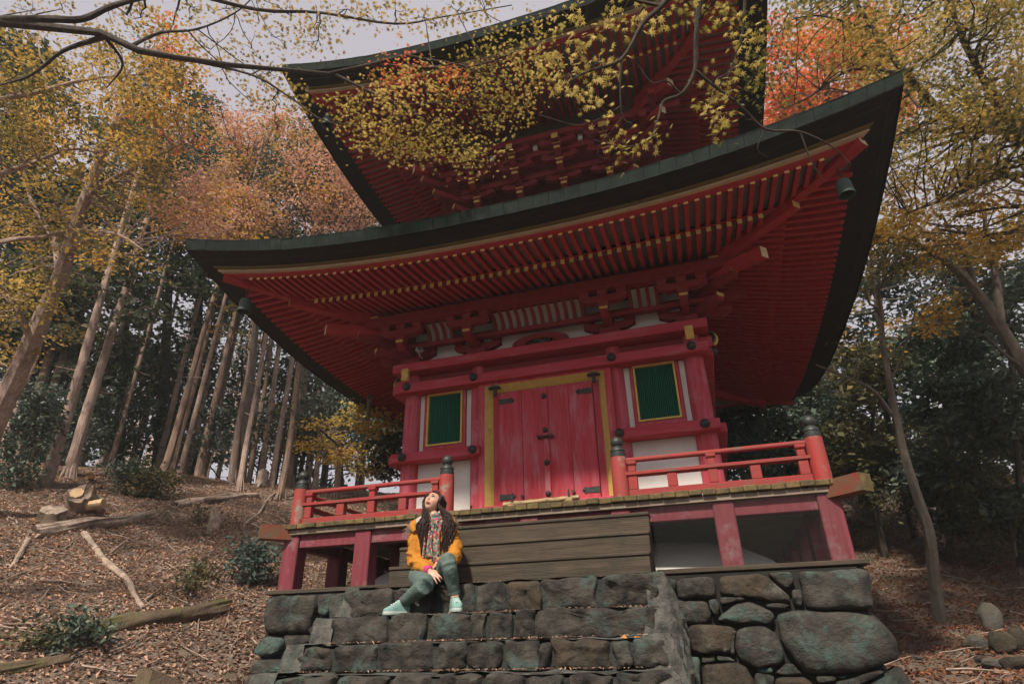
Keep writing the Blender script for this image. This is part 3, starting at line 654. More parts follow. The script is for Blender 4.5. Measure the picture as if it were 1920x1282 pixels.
# ---- security camera under the left bracket
sc_ = empty('security_camera', onpl(788, 660, 1, -2.05), 'small grey security camera under the left roof bracket', 'camera')
c = onpl(786, 656, 1, -2.05)
MB().bbox(c+np.array([-.045, -.03, -.025]), c+np.array([.045, .05, .03]), .01).build('housing', ['grey_plastic'], sc_)
MB().tube([c+np.array([.02, -.03, 0]), c+np.array([.02, -.045, 0])], .02, 10).build('lens', ['black_iron'], sc_)
MB().tube([c+np.array([0, .0, -.02]), c+np.array([0, .02, -.07]), c+np.array([0, .1, -.08])], .01, 6).build('arm', ['grey_plastic'], sc_)
# ---- wire netting on the right below the veranda
nt = MB(); hx = .021
def wire_edge(P, Q, ax):
    d = Q-P; n_ = np.array([0, 0, 1.]) if ax else np.array([0, 0, 1.])
    w = np.cross(d, np.array([0, 1., 0]) if ax == 0 else np.array([1., 0, 0])); w = w/np.linalg.norm(w)*.0007
    return [P-w, P+w, Q+w, Q-w]
def netting(u0, u1, z0, z1, f, ax):
    V = []; dx, dz_ = hx, hx*.87
    for i in range(int((u1-u0)/dx)):
        for j in range(int((z1-z0)/dz_)):
            u = u0+i*dx+(j % 2)*dx/2; z = z0+j*dz_
            a, b_, c_, d_ = (u, z), (u, z+dz_*.6), (u+dx/2, z+dz_), (u-dx/2, z+dz_)
            for p, q_ in ((a, b_), (b_, c_), (b_, d_)): V += wire_edge(np.array(f(*p)), np.array(f(*q_)), ax)
    V = np.array(V); nt.add(V, np.arange(len(V)).reshape(-1, 4))
netting(1.15, 2.70, -.645, -.115, lambda u, z: (u, -2.722, z), 0)
nt.build('wire_netting', ['steel_wire'], label='fine wire netting stretched over the red posts below the veranda', cat='netting')
# ------------------------------------------------------------------ terrain
def terr(x, y):
    x = np.asarray(x, float); y = np.asarray(y, float)
    left = -1.48+.309*(-x)+.32*y
    left = np.where(y < -3.2, left+.10*(-3.2-y), left)
    right = -1.34+.17*y+.017*np.maximum(y, 0)**2+.02*(x-3)
    right = np.where(y > 14, right-(y-14)*.30, right)
    w = smooth01((x+4.5)/8.0); z = left*(1-w)+right*w
    cap = 3.3-.06*np.maximum(np.hypot(x, y)-13, 0)*1.0
    k = .5; z = np.where(cap-z > 4, z, np.where(z-cap > 4, cap, -k*np.log(np.exp(-np.clip(z-cap, -40, 40)/k)+1)+cap))
    front = -1.62+.165*(y+3.0)-.02*np.abs(x)
    wf = smooth01((-y-3.3)/2.2)*smooth01((x+5.5)/2.5)
    z = z*(1-wf)+front*wf
    z = np.maximum(z, -3.2)
    d = np.maximum(np.maximum(np.abs(x)-2.75, np.abs(y)-2.75), 0)       # level shelf round the stone base
    d = np.where((np.abs(x) < 2.75) & (y < -2.7) & (y > -5), 0, d)
    z = np.minimum(z, -1.62+np.where(x > 0, .85, 1.9)*np.maximum(d-.05, 0)+.0*x)
    return z
def terrain(x, y):
    P = np.stack([x, y, np.zeros_like(np.asarray(x, float))], -1)
    return terr(x, y)+.10*fbm(P, .8, 3)+.035*fbm(P, 3.1, 9)
m_ = mat('ground', (.10, .074, .058), (.17, .125, .10), 7, (1, 1, 1), .95, (.07, .06, .035), 1.1, .5, .7, bump=.9, bscale=22)
gx = np.concatenate([np.linspace(-70, -24, 20, endpoint=False), np.linspace(-24, 20, 200), np.linspace(20, 70, 21)[1:]])
gy = np.concatenate([np.linspace(-60, -13, 14, endpoint=False), np.linspace(-13, 26, 180), np.linspace(26, 90, 24)[1:]])
X, Y = np.meshgrid(gx, gy, indexing='ij'); Z = terrain(X, Y); far = np.maximum(np.hypot(X, Y)-30, 0); Z = Z-far*.03
nx, ny = X.shape; I = (np.arange(nx-1)[:, None]*ny+np.arange(ny-1)[None, :]).ravel()
g = MB().add(np.stack([X, Y, Z], -1).reshape(-1, 3), np.stack([I, I+ny, I+ny+1, I+1], 1)).build('ground', ['ground'], None, True, kind='structure')

# ------------------------------------------------------------------ stones
def resample(P, n, rnd=.25, it=2):
    P = np.asarray(P, float)
    for _ in range(it):               # Chaikin corner cutting, a little
        Q = np.roll(P, -1, 0); P = np.stack([P*(1-rnd*.5)+Q*rnd*.5, P*rnd*.5+Q*(1-rnd*.5)], 1).reshape(-1, 2)
    L = np.linalg.norm(np.roll(P, -1, 0)-P, axis=1); c = np.concatenate([[0], np.cumsum(L)]); t = np.linspace(0, c[-1], n, endpoint=False)
    PP = np.vstack([P, P[0]]); return np.stack([np.interp(t, c, PP[:, 0]), np.interp(t, c, PP[:, 1])], 1)
def stone_mb(outline, yp, depth=.22, bulge=.05, seed=0, rough=.012, n=40, frame=None):
    """irregular stone: outline in (x,z) on the plane y=yp, swelling towards -y"""
    P = resample(outline, n); c = P.mean(0); sz = np.sqrt(np.prod(P.max(0)-P.min(0)))
    rs = np.random.default_rng(seed); d = P-c
    P = c+d*(1+.035*fbm(np.stack([P[:, 0]*1.0, P[:, 1], np.full(n, seed*.7)], 1), 7, seed)[:, None])
    tilt = rs.normal(0, .10, 2); rings = [(1.0, depth), (1.0, .02), (.985, -.1*bulge), (.95, -.48*bulge), (.86, -.80*bulge), (.70, -.95*bulge), (.5, -1.0*bulge), (.25, -1.0*bulge)]
    V = []
    for s_, y in rings:
        q = c+(P-c)*s_; V.append(np.stack([q[:, 0], np.full(n, yp+y), q[:, 1]], 1))
    V = np.concatenate(V+[np.array([[c[0], yp-bulge, c[1]]])])
    k = len(rings); fr = np.ones(len(V)); fr[:n] = 0; fr[n:2*n] = .5
    disp = rough*1.6*fbm(V, 3.5/max(sz, .15)**.5*1.2, seed, 3)+rough*.9*np.abs(vnoise(V, 14, seed+5))
    V[:, 1] += fr*(disp-(tilt[0]*(V[:, 0]-c[0])+tilt[1]*(V[:, 2]-c[1]))*.5)
    e = rough*.8; V[:, 0] += fr*e*vnoise(V, 11, seed+1); V[:, 2] += fr*e*vnoise(V, 11, seed+2)
    i = np.arange(n); q = [np.stack([a*n+i, a*n+(i+1) % n, (a+1)*n+(i+1) % n, (a+1)*n+i], 1) for a in range(k-1)]
    t = np.stack([(k-1)*n+i, (k-1)*n+(i+1) % n, np.full(n, k*n)], 1)
    return MB().add(V, np.concatenate(q), t)
def trace(pts, ox, oy, sc, yp):
    out = []
    for p in pts:
        w = onpl(ox+p[0]/sc, oy+p[1]/sc, 1, yp); out.append((w[0], w[2]))
    return out
base = empty('retaining_wall', (0, 0, -1.62), 'dry stone retaining wall of large mossy boulders under the pagoda', 'stone wall')
MB().box((-2.70, -2.80, -2.3), (2.68, 2.7, -.705)).build('core', ['core'], base)
RW = [[(105, 130), (180, 140), (180, 230), (150, 250), (100, 200)], [(190, 135), (465, 122), (470, 265), (200, 290)], [(497, 112), (805, 92), (1005, 250), (1005, 315), (690, 262), (495, 256)], [(835, 92), (1020, 78), (1030, 140), (985, 205), (940, 185)],
 [(1015, 215), (1085, 208), (1098, 270), (1075, 335), (1025, 310)], [(1050, 92), (1100, 78), (1570, 60), (1595, 250), (1605, 355), (1130, 350), (1092, 240)], [(495, 266), (660, 265), (685, 290), (500, 318)],
 [(415, 288), (470, 275), (503, 340), (490, 385), (460, 408), (420, 340)], [(160, 285), (405, 298), (440, 400), (390, 458), (165, 450)], [(463, 430), (600, 308), (720, 295), (870, 358), (892, 410), (870, 452), (640, 462)], [(820, 325), (900, 305), (1010, 325), (970, 352), (850, 345)],
 [(900, 430), (930, 375), (1000, 358), (1590, 368), (1700, 470), (1780, 600), (1785, 720), (1500, 800), (1150, 830), (1060, 760), (950, 580)], [(240, 510), (300, 462), (580, 472), (618, 500), (600, 640), (540, 678), (300, 664), (245, 590)],
 [(625, 485), (820, 463), (900, 520), (958, 700), (930, 745), (770, 775), (640, 720), (610, 620)], [(362, 690), (462, 685), (465, 722), (368, 738)], [(470, 685), (560, 690), (615, 722), (480, 717)], [(375, 742), (600, 730), (690, 770), (745, 870), (745, 960), (370, 960)],
 [(755, 785), (862, 765), (882, 812), (780, 806)], [(750, 815), (890, 822), (880, 960), (755, 960)], [(888, 818), (960, 742), (1020, 742), (1105, 828)], [(895, 838), (1100, 832), (1185, 900), (1185, 1000), (895, 1000)], [(1190, 828), (1320, 835), (1330, 862), (1200, 885)],
 [(1325, 835), (1425, 835), (1400, 862)], [(1345, 870), (1660, 788), (1690, 800), (1450, 930), (1300, 960)], [(1480, 940), (1690, 812), (1790, 755), (1900, 900), (1920, 1080), (1480, 1080)], [(270, 690), (358, 700), (362, 960), (310, 960), (275, 780)], [(575, 610), (605, 580), (602, 680), (572, 675)], [(170, 462), (232, 462), (236, 540), (195, 525)],
 [(230, 690), (270, 700), (300, 960), (225, 960)], [(370, 975), (740, 975), (740, 1150), (370, 1150)], [(760, 975), (1180, 1010), (1180, 1150), (760, 1150)], [(1200, 900), (1440, 940), (1460, 1150), (1200, 1150)]]
rm = ['stone', 'stone_brown', 'stone']
browns = {2, 12, 16, 20}
for i, p in enumerate(RW):
    o = trace(p, 1220, 1050, 3.84, -2.85); a = np.ptp(np.array(o), axis=0)
    stone_mb(o, -2.85, .15, min(.03+.10*min(a), .10), 40+i, .012+.010*min(a), 56 if max(a) > .3 else 32).build('stone', ['stone_brown' if i in browns else 'stone'], base, True)
LW = [[(155, 163), (590, 150), (600, 230), (540, 430), (510, 465), (160, 470), (145, 300)], [(600, 160), (700, 140), (735, 170), (690, 310), (600, 330)], [(575, 345), (670, 338), (670, 400), (610, 412)], [(520, 440), (590, 388), (612, 412), (540, 490)], [(565, 510), (620, 430), (690, 450), (690, 520)],
 [(70, 630), (110, 540), (200, 477), (312, 500), (317, 570), (270, 632), (130, 662)], [(325, 480), (500, 475), (570, 530), (480, 560), (400, 660), (330, 580)], [(20, 780), (100, 672), (190, 680), (380, 672), (420, 760), (200, 800), (90, 862)], [(-10, 880), (40, 810), (90, 870), (190, 810), (420, 780), (420, 1010), (-40, 1010)],
 [(690, 150), (1000, 130), (1000, 420), (700, 420)], [(700, 440), (1000, 430), (1000, 700), (430, 700), (440, 560), (600, 540)]]
for i, p in enumerate(LW):
    o = trace(p, 460, 1080, 4.364, -2.85); a = np.ptp(np.array(o), axis=0)
    stone_mb(o, -2.85, .15, min(.03+.10*min(a), .09), 90+i, .012+.012*min(a), 56 if max(a) > .3 else 32).build('stone', ['stone_step' if i in (0, 8) else 'stone'], base, True)
# flank stones along the left and right sides (seen only at the corner)
for sx in (-1, 1):
    for r_ in range(3):
        for j in range(6):
            y0 = -2.8+j*.93; z1 = -.70-r_*.33
            o = [(y0, z1-.31), (y0+.9, z1-.31), (y0+.9, z1), (y0, z1)]
            b_ = stone_mb(o, -2.72 if sx > 0 else -2.74, .12, .05, 300+j+10*r_+(50 if sx > 0 else 0), .02, 24).xf(RZ(1 if sx > 0 else 3)); b_.build('stone', ['stone'], base, True)

# ------------------------------------------------------------------ stone stairway
st = empty('stone_steps', (0, -4.2, -2.4), 'rough stone steps with fallen needles climbing to the pagoda', 'steps')
SY = [-3.65, -4.00, -4.33, -4.63, -4.95, -5.28, -5.6, -5.95]; SZ = [-.748, -.985, -1.175, -1.350, -1.55, -1.75, -1.95, -2.15]
HW = [1.27, 1.25, 1.29, 1.33, 1.36, 1.38, 1.40, 1.42]
cuts_px = [(0, [634, 738, 815, 892, 950, 1016, 1124, 1236], 1120), (1, [615, 728, 800, 885, 912, 962, 1003, 1240], 1175), (2, [550, 622, 708, 815, 872, 945, 1014, 1034, 1148, 1182, 1255], 1225), (3, [500, 632, 728, 812, 905, 985, 1060, 1150, 1270], 1275)]
core = MB()
for i in range(8):
    y0, z1 = SY[i]+.05, SZ[i]-.035
    xs_ = np.linspace(-HW[i]+.03, HW[i]-.05, 40); ys_ = np.linspace(y0, -2.80, 2)
    core.box((-HW[i]+.05, y0-.022, SZ[i]-.30), (HW[i]-.06, (SY[i-1]+.045 if i else -2.79), z1))
core.build('core', ['mortar_dark'], st)
for i in range(8):
    if i < 4: xc = [onpl(p, cuts_px[i][2], 1, SY[i])[0] for p in cuts_px[i][1]]
    else: xc = list(np.linspace(-HW[i], HW[i], 9)+np.random.default_rng(i).normal(0, .06, 9))
    if i in (0,): xc[0] = -1.36
    z0 = (SZ[i+1] if i < 7 else SZ[i]-.2)-.02
    rs = np.random.default_rng(70+i)
    for j in range(len(xc)-1):
        a, b_ = xc[j]+.008, xc[j+1]-.008; jt = rs.normal(0, .026, 6); zt = SZ[i]; zb = z0+abs(jt[5])*.6
        o = [(a+jt[0]*.6, zb), (b_+jt[1]*.6, zb), (b_+.4*jt[2], (zt+zb)/2), (b_+jt[3]*.4, zt-abs(jt[4])*.5), (a+jt[2]*.4, zt-abs(jt[5])*.5), (a+.4*jt[1], (zt+zb)/2)]
        sm_ = stone_mb(o, SY[i]+.03, .30, .055, 500+i*20+j, .022, 52)
        sm_.build('stone', ['stone_brown' if (i, j) in ((0, 4), (2, 7)) else 'stone_step'], st, True)
    # tread surface of rough mortar and soil
    y_in = SY[i-1]+.04 if i else -2.80
    if i == 0: y_in = -2.80
    nxx = 60; nyy = 6; U, Vv = np.meshgrid(np.linspace(-HW[i]+.02, HW[i]-.03, nxx), np.linspace(SY[i]+.02, y_in, nyy), indexing='ij'); P = np.stack([U, Vv, np.full_like(U, SZ[i]-.012)], -1); P[..., 2] += .014*fbm(P, 6, i)
    I = (np.arange(nxx-1)[:, None]*nyy+np.arange(nyy-1)[None, :]).ravel()
    MB().add(P.reshape(-1, 3), np.stack([I, I+nyy, I+nyy+1, I+1], 1)).build('tread', ['mortar'], st, True)
# ragged mortar flanks
for sx in (-1, 1):
    ny_, nz_ = 90, 40; yy = np.linspace(-5.9, -2.84, ny_); V = []
    ztop = np.array([SZ[min([i for i in range(8) if y >= SY[i]-.001] or [7])] for y in yy])
    hw = np.interp(yy, [-5.9, -2.84], [1.40, 1.20 if sx > 0 else 1.30])
    T_ = np.linspace(0, 1, nz_)
    for a in range(ny_):
        zt = ztop[a]-.004; zz = zt+(-2.5-zt)*np.clip((T_-.12)/.88, 0, 1)**1.3; lip = -.15*np.clip(1-T_/.12, 0, 1)
        V.append(np.stack([np.full(nz_, sx*hw[a])+sx*(.10*(1-np.exp(-(zt-zz)/.22))+lip), np.full(nz_, yy[a]), zz], 1))
    V = np.array(V); dsp = .035*fbm(V, 7, 21)+.022*np.abs(vnoise(V, 19, 4)); V[..., 0] += sx*dsp; V[..., 2] += .02*vnoise(V, 9, 8)
    I = (np.arange(ny_-1)[:, None]*nz_+np.arange(nz_-1)[None, :]).ravel()
    MB().add(V.reshape(-1, 3), np.stack([I, I+nz_, I+nz_+1, I+1], 1)).build('mortar_flank', ['mortar'], st, False)

# ------------------------------------------------------------------ leaf litter
leafmat('litter', [(.17, .115, .09), (.31, .215, .165), (.45, .31, .24), (.48, .28, .17), (.40, .295, .24), (.25, .19, .16)], .15, .8, .15)
leafmat('litter_shaded', [(.10, .05, .032), (.17, .08, .05), (.26, .115, .06), (.15, .075, .05)], .1, .8, .15)  # leaf palette darkened to carry the shade of the right ground
def leaves_mesh(mb, C, N, size, rs, aspect=.55, curl=.25, up=None):
    """two-quad folded leaves; C centres, N normals"""
    n = len(C); a = rs.normal(size=(n, 3)); N = N/np.linalg.norm(N, axis=1)[:, None]
    A = a-(a*N).sum(1)[:, None]*N; A /= np.linalg.norm(A, axis=1)[:, None]+1e-9; B = np.cross(N, A)
    L = (size*rs.uniform(.65, 1.35, n))[:, None]; w = L*aspect
    c = (curl*L*rs.uniform(.2, 1, (n, 1)))
    P0 = C-A*L*.5; P1 = C+A*L*.5; P2 = C+B*w*.5+N*c; P3 = C-B*w*.5+N*c
    V = np.stack([P0, P3, P1, P2], 1).reshape(-1, 3); i = np.arange(n)*4
    return mb.add(V, t=np.concatenate([np.stack([i, i+1, i+2], 1), np.stack([i, i+2, i+3], 1)]))
def in_view(P, mx=60):
    d = P-CAM; z = d@_f; z = np.where(z < .1, .1, z); px = 960+FPX*(d@_r)/z; py = 641-FPX*(d@_u)/z
    return (z > .3) & (px > -mx) & (px < 1920+mx) & (py > -mx) & (py < 1282+mx), z
def litter(name, x0, x1, y0, y1, n, size, m, label, seed):
    rs = np.random.default_rng(seed); x = rs.uniform(x0, x1, n); y = rs.uniform(y0, y1, n); z = terrain(x, y)
    P = np.stack([x, y, z], 1); ok, dd = in_view(P); clump = fbm(P, 1.3, 5) > -1.15
    ok &= clump & ~((np.abs(x) < 2.9) & (np.abs(y) < 2.9)) & (rs.uniform(size=n) < np.clip(9/dd, .25, 1)); P = P[ok]
    N = rs.normal(0, .38, (len(P), 3)); N[:, 2] += 1; P[:, 2] += rs.uniform(.005, .03, len(P))
    leaves_mesh(MB(), P, N, size, rs, .5, .3).build(name, [m], label=label, cat='leaves', kind='stuff')
litter('leaf_litter', -17, -2.4, -7, 9, 210000, .056, 'litter', 'brown fallen leaves carpeting the left hillside', 1)
litter('leaf_litter', 2.4, 12, -6, 12, 90000, .054, 'litter_shaded', 'fallen leaves with shade put into their colour beside the stone wall', 2)
# needles and leaves caught on the stair treads
rs = np.random.default_rng(4); mb = MB()
for i in range(0, 5):
    n = 260 if i else 60; x = rs.uniform(-HW[i]+.1, HW[i]-.1, n); x = np.where(rs.uniform(size=n) < .6, rs.normal(.1, .5, n), x)
    y = (SY[i-1]-.03 if i else -3.35)-np.abs(rs.normal(0, .07, n)); z = np.full(n, SZ[i]+.006)
    N = rs.normal(0, .3, (n, 3)); N[:, 2] += 1; leaves_mesh(mb, np.stack([x, y, z], 1), N, .028, rs, .3, .2)
mb.build('leaf_litter', ['litter'], label='brown needles and small leaves caught on the stone treads', cat='leaves', kind='stuff')
leafmat('orange_leaf', [(.5, .20, .05), (.55, .28, .10)], .3)
for p in ((1170, 1198), (1195, 1199)):
    c = onpl(p[0], p[1]-2, 1, -4.2); lb = MB(); leaves_mesh(lb, np.array([c]), np.array([[.1, -.5, .8]]), .06, np.random.default_rng(int(p[0])), .7, .3)
    lb.build('fallen_leaf', ['orange_leaf'], label='single orange leaf resting on the right of a stone step' if p[0] < 1180 else 'pinkish leaf resting on a stone step next to the mortar flank', cat='leaf')
# ------------------------------------------------------------------ trees, shrubs, logs
mat('bark_pale', (.27, .19, .155), (.48, .37, .31), 5, (7, 7, .8), .9, (.17, .125, .10), 3, .50, .68, bump=.9, bscale=7, bstretch=(9, 9, 1))
mat('bark_brown', (.13, .09, .07), (.28, .195, .15), 5, (7, 7, .8), .9, (.10, .085, .06), 3, .55, .75, bump=.8, bscale=7, bstretch=(9, 9, 1))
mat('bark_dark', (.040, .034, .029), (.075, .063, .052), 5, (3, 3, 1), .9, (.10, .10, .085), 3, .6, .75, bump=.7, bscale=12)
mat('bark_grey', (.12, .105, .088), (.19, .165, .14), 4, (3, 3, 1), .9, (.09, .095, .07), 3, .5, .7, bump=.7, bscale=12)
mat('dead_wood', (.40, .315, .26), (.19, .145, .115), 6, (1, 1, 1), .9, (.12, .10, .075), 4, .5, .7, bump=.9, bscale=14)
mat('log_moss', (.085, .062, .042), (.13, .095, .065), 3, (1, 1, 1), .9, (.10, .10, .035), 2.2, .48, .62, bump=1.0, bscale=14)
mat('cut_wood', (.46, .33, .20), (.36, .25, .15), 6, (1, 1, 1), .8)
mat('cut_orange', (.50, .22, .08), (.42, .18, .07), 6, (1, 1, 1), .8)
leafmat('l_yellowgreen', [(.26, .22, .045), (.45, .36, .085), (.60, .46, .14), (.68, .47, .18)], .45)
leafmat('l_near', [(.13, .14, .028), (.30, .26, .055), (.50, .40, .12), (.60, .47, .17)], .45)
leafmat('l_gold', [(.30, .21, .045), (.48, .32, .07), (.60, .37, .09), (.62, .33, .09)], .45)
leafmat('l_goldgreen', [(.13, .115, .032), (.30, .23, .055), (.54, .37, .095), (.64, .41, .13)], .42)
leafmat('l_leafgreen', [(.06, .075, .026), (.12, .125, .036), (.22, .20, .05), (.34, .27, .07)], .4)
leafmat('l_orange', [(.62, .30, .06), (.70, .26, .07), (.72, .17, .09), (.70, .12, .10)], .45)
leafmat('l_pink', [(.50, .33, .25), (.62, .38, .27), (.62, .30, .19), (.56, .26, .15)], .4)
leafmat('l_cedar', [(.040, .055, .036), (.072, .092, .056), (.11, .125, .075)], .35, .7)
leafmat('l_ever', [(.034, .054, .042), (.062, .092, .068), (.10, .138, .10), (.14, .18, .14)], .25, .5, .3)
leafmat('l_dull', [(.045, .056, .034), (.085, .092, .046), (.13, .12, .05), (.24, .19, .065)], .35)
leafmat('l_teal', [(.045, .080, .070), (.085, .135, .115), (.13, .185, .16)], .35, .6)
_star = []
for k in range(7):                   # seven-point maple leaf outline in (a,b)
    an = math.radians(-132+44*k); rr_ = [.33, .47, .54, .60, .54, .47, .33][k]; _star.append((rr_*math.cos(an), rr_*math.sin(an)))
    if k < 6: an2 = an+math.radians(22); _star.append((.20*math.cos(an2), .20*math.sin(an2)))
_star.append((-.08, 0.0)); _star = np.array(_star)
def star_leaves(mb, C, N, size, rs):
    n = len(C); a = rs.normal(size=(n, 3)); a[:, 2] -= .3; N = N/np.linalg.norm(N, axis=1)[:, None]
    A = a-(a*N).sum(1)[:, None]*N; A /= np.linalg.norm(A, axis=1)[:, None]+1e-9; B = np.cross(N, A); L = (size*rs.uniform(.7, 1.3, n))[:, None, None]
    k = len(_star); rad2 = (_star**2).sum(1)
    V = C[:, None, :]+L*(A[:, None, :]*_star[None, :, :1]+B[:, None, :]*_star[None, :, 1:])-L*N[:, None, :]*(rad2*.45)[None, :, None]
    V = np.concatenate([C[:, None, :], V], 1).reshape(-1, 3); i = (np.arange(n)*(k+1))[:, None]; j = np.arange(k)[None, :]
    t = np.stack([np.broadcast_to(i, (n, k)), i+1+j, i+1+(j+1) % k], -1).reshape(-1, 3)
    return mb.add(V, t=t)
def wig(P, Q, rs, n=5, amp=.08):
    P, Q = np.asarray(P, float), np.asarray(Q, float); t = np.linspace(0, 1, n)[:, None]; L = np.linalg.norm(Q-P)
    off = np.cumsum(rs.normal(0, amp*L/n, (n, 3)), 0); off -= t*off[-1]; off[0] = 0
    return P+(Q-P)*t+off
def poly_px(pts): return np.array([atd(*p) for p in pts])
def dens(P, k=6):                    # refine a traced polyline smoothly
    P = np.asarray(P, float); n = len(P); t = np.arange(n); tt = np.linspace(0, n-1, (n-1)*k+1); out = np.zeros((len(tt), 3))
    for a in range(3):
        m = np.gradient(P[:, a]); i = np.clip(tt.astype(int), 0, n-2); u = tt-i
        out[:, a] = (2*u**3-3*u**2+1)*P[i, a]+(u**3-2*u**2+u)*m[i]+(-2*u**3+3*u**2)*P[i+1, a]+(u**3-u**2)*m[i+1]
    return out
def crown_leaves(mb, c, r, n, size, rs, star=False, flat=.25, spr=.17, per=14, tw=None, tr=.004, droop=.0, tilt=.45):
    """leaf sprays filling an ellipsoid; optional twigs into mesh builder tw"""
    k = max(1, n//per); d = rs.normal(size=(k, 3)); d /= np.linalg.norm(d, axis=1)[:, None]; d *= (rs.uniform(0, 1, k)**(1/2.2))[:, None]
    SC = np.asarray(c)+d*np.asarray(r)
    if tw is not None:
        for s_ in SC[rs.uniform(size=k) < .55]: tw.tube(wig(c, s_, rs, 4, .25), np.linspace(tr*1.6, tr*.6, 4), 4, cap=False)
    m = k*per; base_ = np.repeat(SC, per, 0); nn = np.repeat(rs.normal(0, tilt*.6, (k, 3))+np.array([0, 0, 1]), per, 0)
    off = rs.normal(0, spr, (m, 3)); off[:, 2] *= flat; off[:, 2] -= droop*np.hypot(off[:, 0], off[:, 1])
    C = base_+off; N = nn+rs.normal(0, tilt, (m, 3))
    keep = rs.uniform(size=m) < .9; C, N = C[keep], N[keep]
    (star_leaves if star else lambda *a: leaves_mesh(*a, .62, .18))(mb, C, N, size, rs)
def tree(name, label, cat, trunk, blobs, lm, bark, group=None, seed=0, star=False, twig=True, spr=.17, per=14, flat=.25, tr=.004, sides=8, droop=0, tilt=.45, cover=True):
    """trunk: list of (points, r0, r1); blobs: (centre, radii, n, size[, leaf material])"""
    rs = np.random.default_rng(seed); P0 = np.asarray(trunk[0][0][0], float)
    e = empty(name, P0, label, cat, group); tb = MB(); allp = []
    for pts, r0, r1 in trunk:
        pts = np.asarray(pts, float); pts = dens(pts, 4) if len(pts) < 12 else pts; k = len(pts); rr = r0+(r1-r0)*np.linspace(0, 1, k)**.8
        tb.tube(pts, rr, sides, jit=.05, seed=seed+k); allp.append(np.stack([*pts.T, rr], 1))
    allp = np.concatenate(allp); groups = {}
    for b in blobs: groups.setdefault(b[4] if len(b) > 4 else lm, []).append(b)
    twb = MB()
    for gm, bl in groups.items():
        cb = MB()
        for b in bl:
            c = np.asarray(b[0], float)
            if twig:
                dd = np.linalg.norm(allp[:, :3]-c, axis=1)+.6*np.maximum(allp[:, 2]-c[2], 0); j = int(np.argmin(dd)); a = allp[j]
                L = np.linalg.norm(a[:3]-c); twb.tube(wig(a[:3], c, rs, 6, .22), np.linspace(min(a[3]*.6, .012+.008*L), tr*1.5, 6), 5, cap=False)
            crown_leaves(cb, c, b[1], b[2], b[3], rs, star, flat, spr, per, twb if twig else None, tr, droop, tilt)
        cb.build('crown', [gm], e)
    tb.build('trunk', [bark], e, True)
    if twb.n: twb.build('twigs', [bark], e, True, kind='stuff')
    return e
def ghit(px, py):
    d = ray(px, py); t = np.arange(2.0, 60, .05); P = CAM+d[None, :]*t[:, None]; h = P[:, 2]-terr(P[:, 0], P[:, 1]); b = np.where(h < 0)[0]
    return P[b[0]] if len(b) else P[-1]
def blob_px(px, py, z, rpx, rpy, n, size, m=None, dz=None):
    c = atd(px, py, z); s_ = z/FPX; b = (c, (rpx*s_, (dz or rpx*s_), rpy*s_), int(n), size)
    return b+((m,) if m else ())
def region(x0, x1, y0, y1, z0, z1, k, rpx, rpy, n, size, rs, ms=None, keep=None):
    out = []
    for _ in range(k):
        x, y, z = rs.uniform(x0, x1), rs.uniform(y0, y1), rs.uniform(z0, z1)
        if keep and not keep(x, y): continue
        f = rs.uniform(.7, 1.3); out.append(blob_px(x, y, z, rpx*f, rpy*f, n*f, size, (ms[rs.integers(len(ms))] if ms else None)))
    return out

# ---- left forest: tall slender trunks with dark crowns
def cedar(px, py, wpx, label, group, seed, bark='bark_pale', h=15.0, lo=.42, dist=None, lean=0, crown=1.0):
    rs = np.random.default_rng(seed)
    if dist is None: p = ghit(px, py)
    else:
        p = atd(px, py, dist); p[2] = terr(p[0], p[1])
    z = proj(p)[2]; r = wpx*z/FPX/2; off_ = np.array([lean+rs.normal(0, .25), rs.normal(0, .25), 0]); top = p+off_+np.array([0, 0, h])
    while 300 < proj(top)[0] < 720 and proj(top)[1] < 235: h *= .95; top = p+off_+np.array([0, 0, h])
    pts = wig(p-np.array([0, 0, .15]), top, rs, 9, .012); trunk = [(pts, r*1.12, r*.28)]
    fl = [(np.stack([p+np.array([math.cos(a)*r*.6, math.sin(a)*r*.6, .32]), p+np.array([math.cos(a)*r*1.7, math.sin(a)*r*1.7, -.08])]), r*.45, r*.2) for a in rs.uniform(0, 6.28, 4)]
    blobs = []
    if crown > 0:
        for k in range(int(15*crown)):
            t = rs.uniform(lo, .98); c = p+(top-p)*t; R = (1.5*(1-t)+.55)*rs.uniform(.5, 1.1); a = rs.uniform(0, 6.28)
            blobs.append((c+np.array([math.cos(a)*R, math.sin(a)*R, -.25*R]), (.75, .75, .32), 90, .17))
        for k in range(5):      # bare dead stubs lower down
            t = rs.uniform(.12, lo); c = p+(top-p)*t; a = rs.uniform(0, 6.28); L = rs.uniform(.15, .5)
            trunk.append((np.stack([c, c+np.array([math.cos(a)*L, math.sin(a)*L, rs.uniform(-.1, .15)])]), .018, .006))
    return tree('cedar_tree', label, 'tree', trunk+fl, blobs, 'l_cedar', bark, group, seed, spr=.22, per=15, flat=.35, tr=.006, sides=10, droop=.25)
GL = 'tall slender trunks of the left forest'
cedar(237, 884, 29, 'bright thick cedar trunk above the fallen log, widest of the close pair', GL, 11)
cedar(277, 878, 22, 'slimmer cedar trunk right behind the wide bright one', GL, 12)
cedar(85, 908, 21, 'cedar trunk rooted beside the chopped stump', GL, 13, lean=.3)
cedar(128, 896, 20, 'cedar trunk with a split double stem by the stump', GL, 14, lean=.1)
cedar(38, 850, 17, 'brown cedar trunk behind the bush at the frame edge', GL, 15, 'bark_brown', dist=15)
cedar(53, 852, 16, 'cedar trunk twinned with the one behind the edge bush', GL, 16, dist=15.3)
cedar(187, 872, 12, 'thin reddish bent trunk between the pale cedars', GL, 17, 'bark_brown', lean=.6)
cedar(428, 866, 23, 'pale cedar trunk under the hanging roof bell', GL, 18)
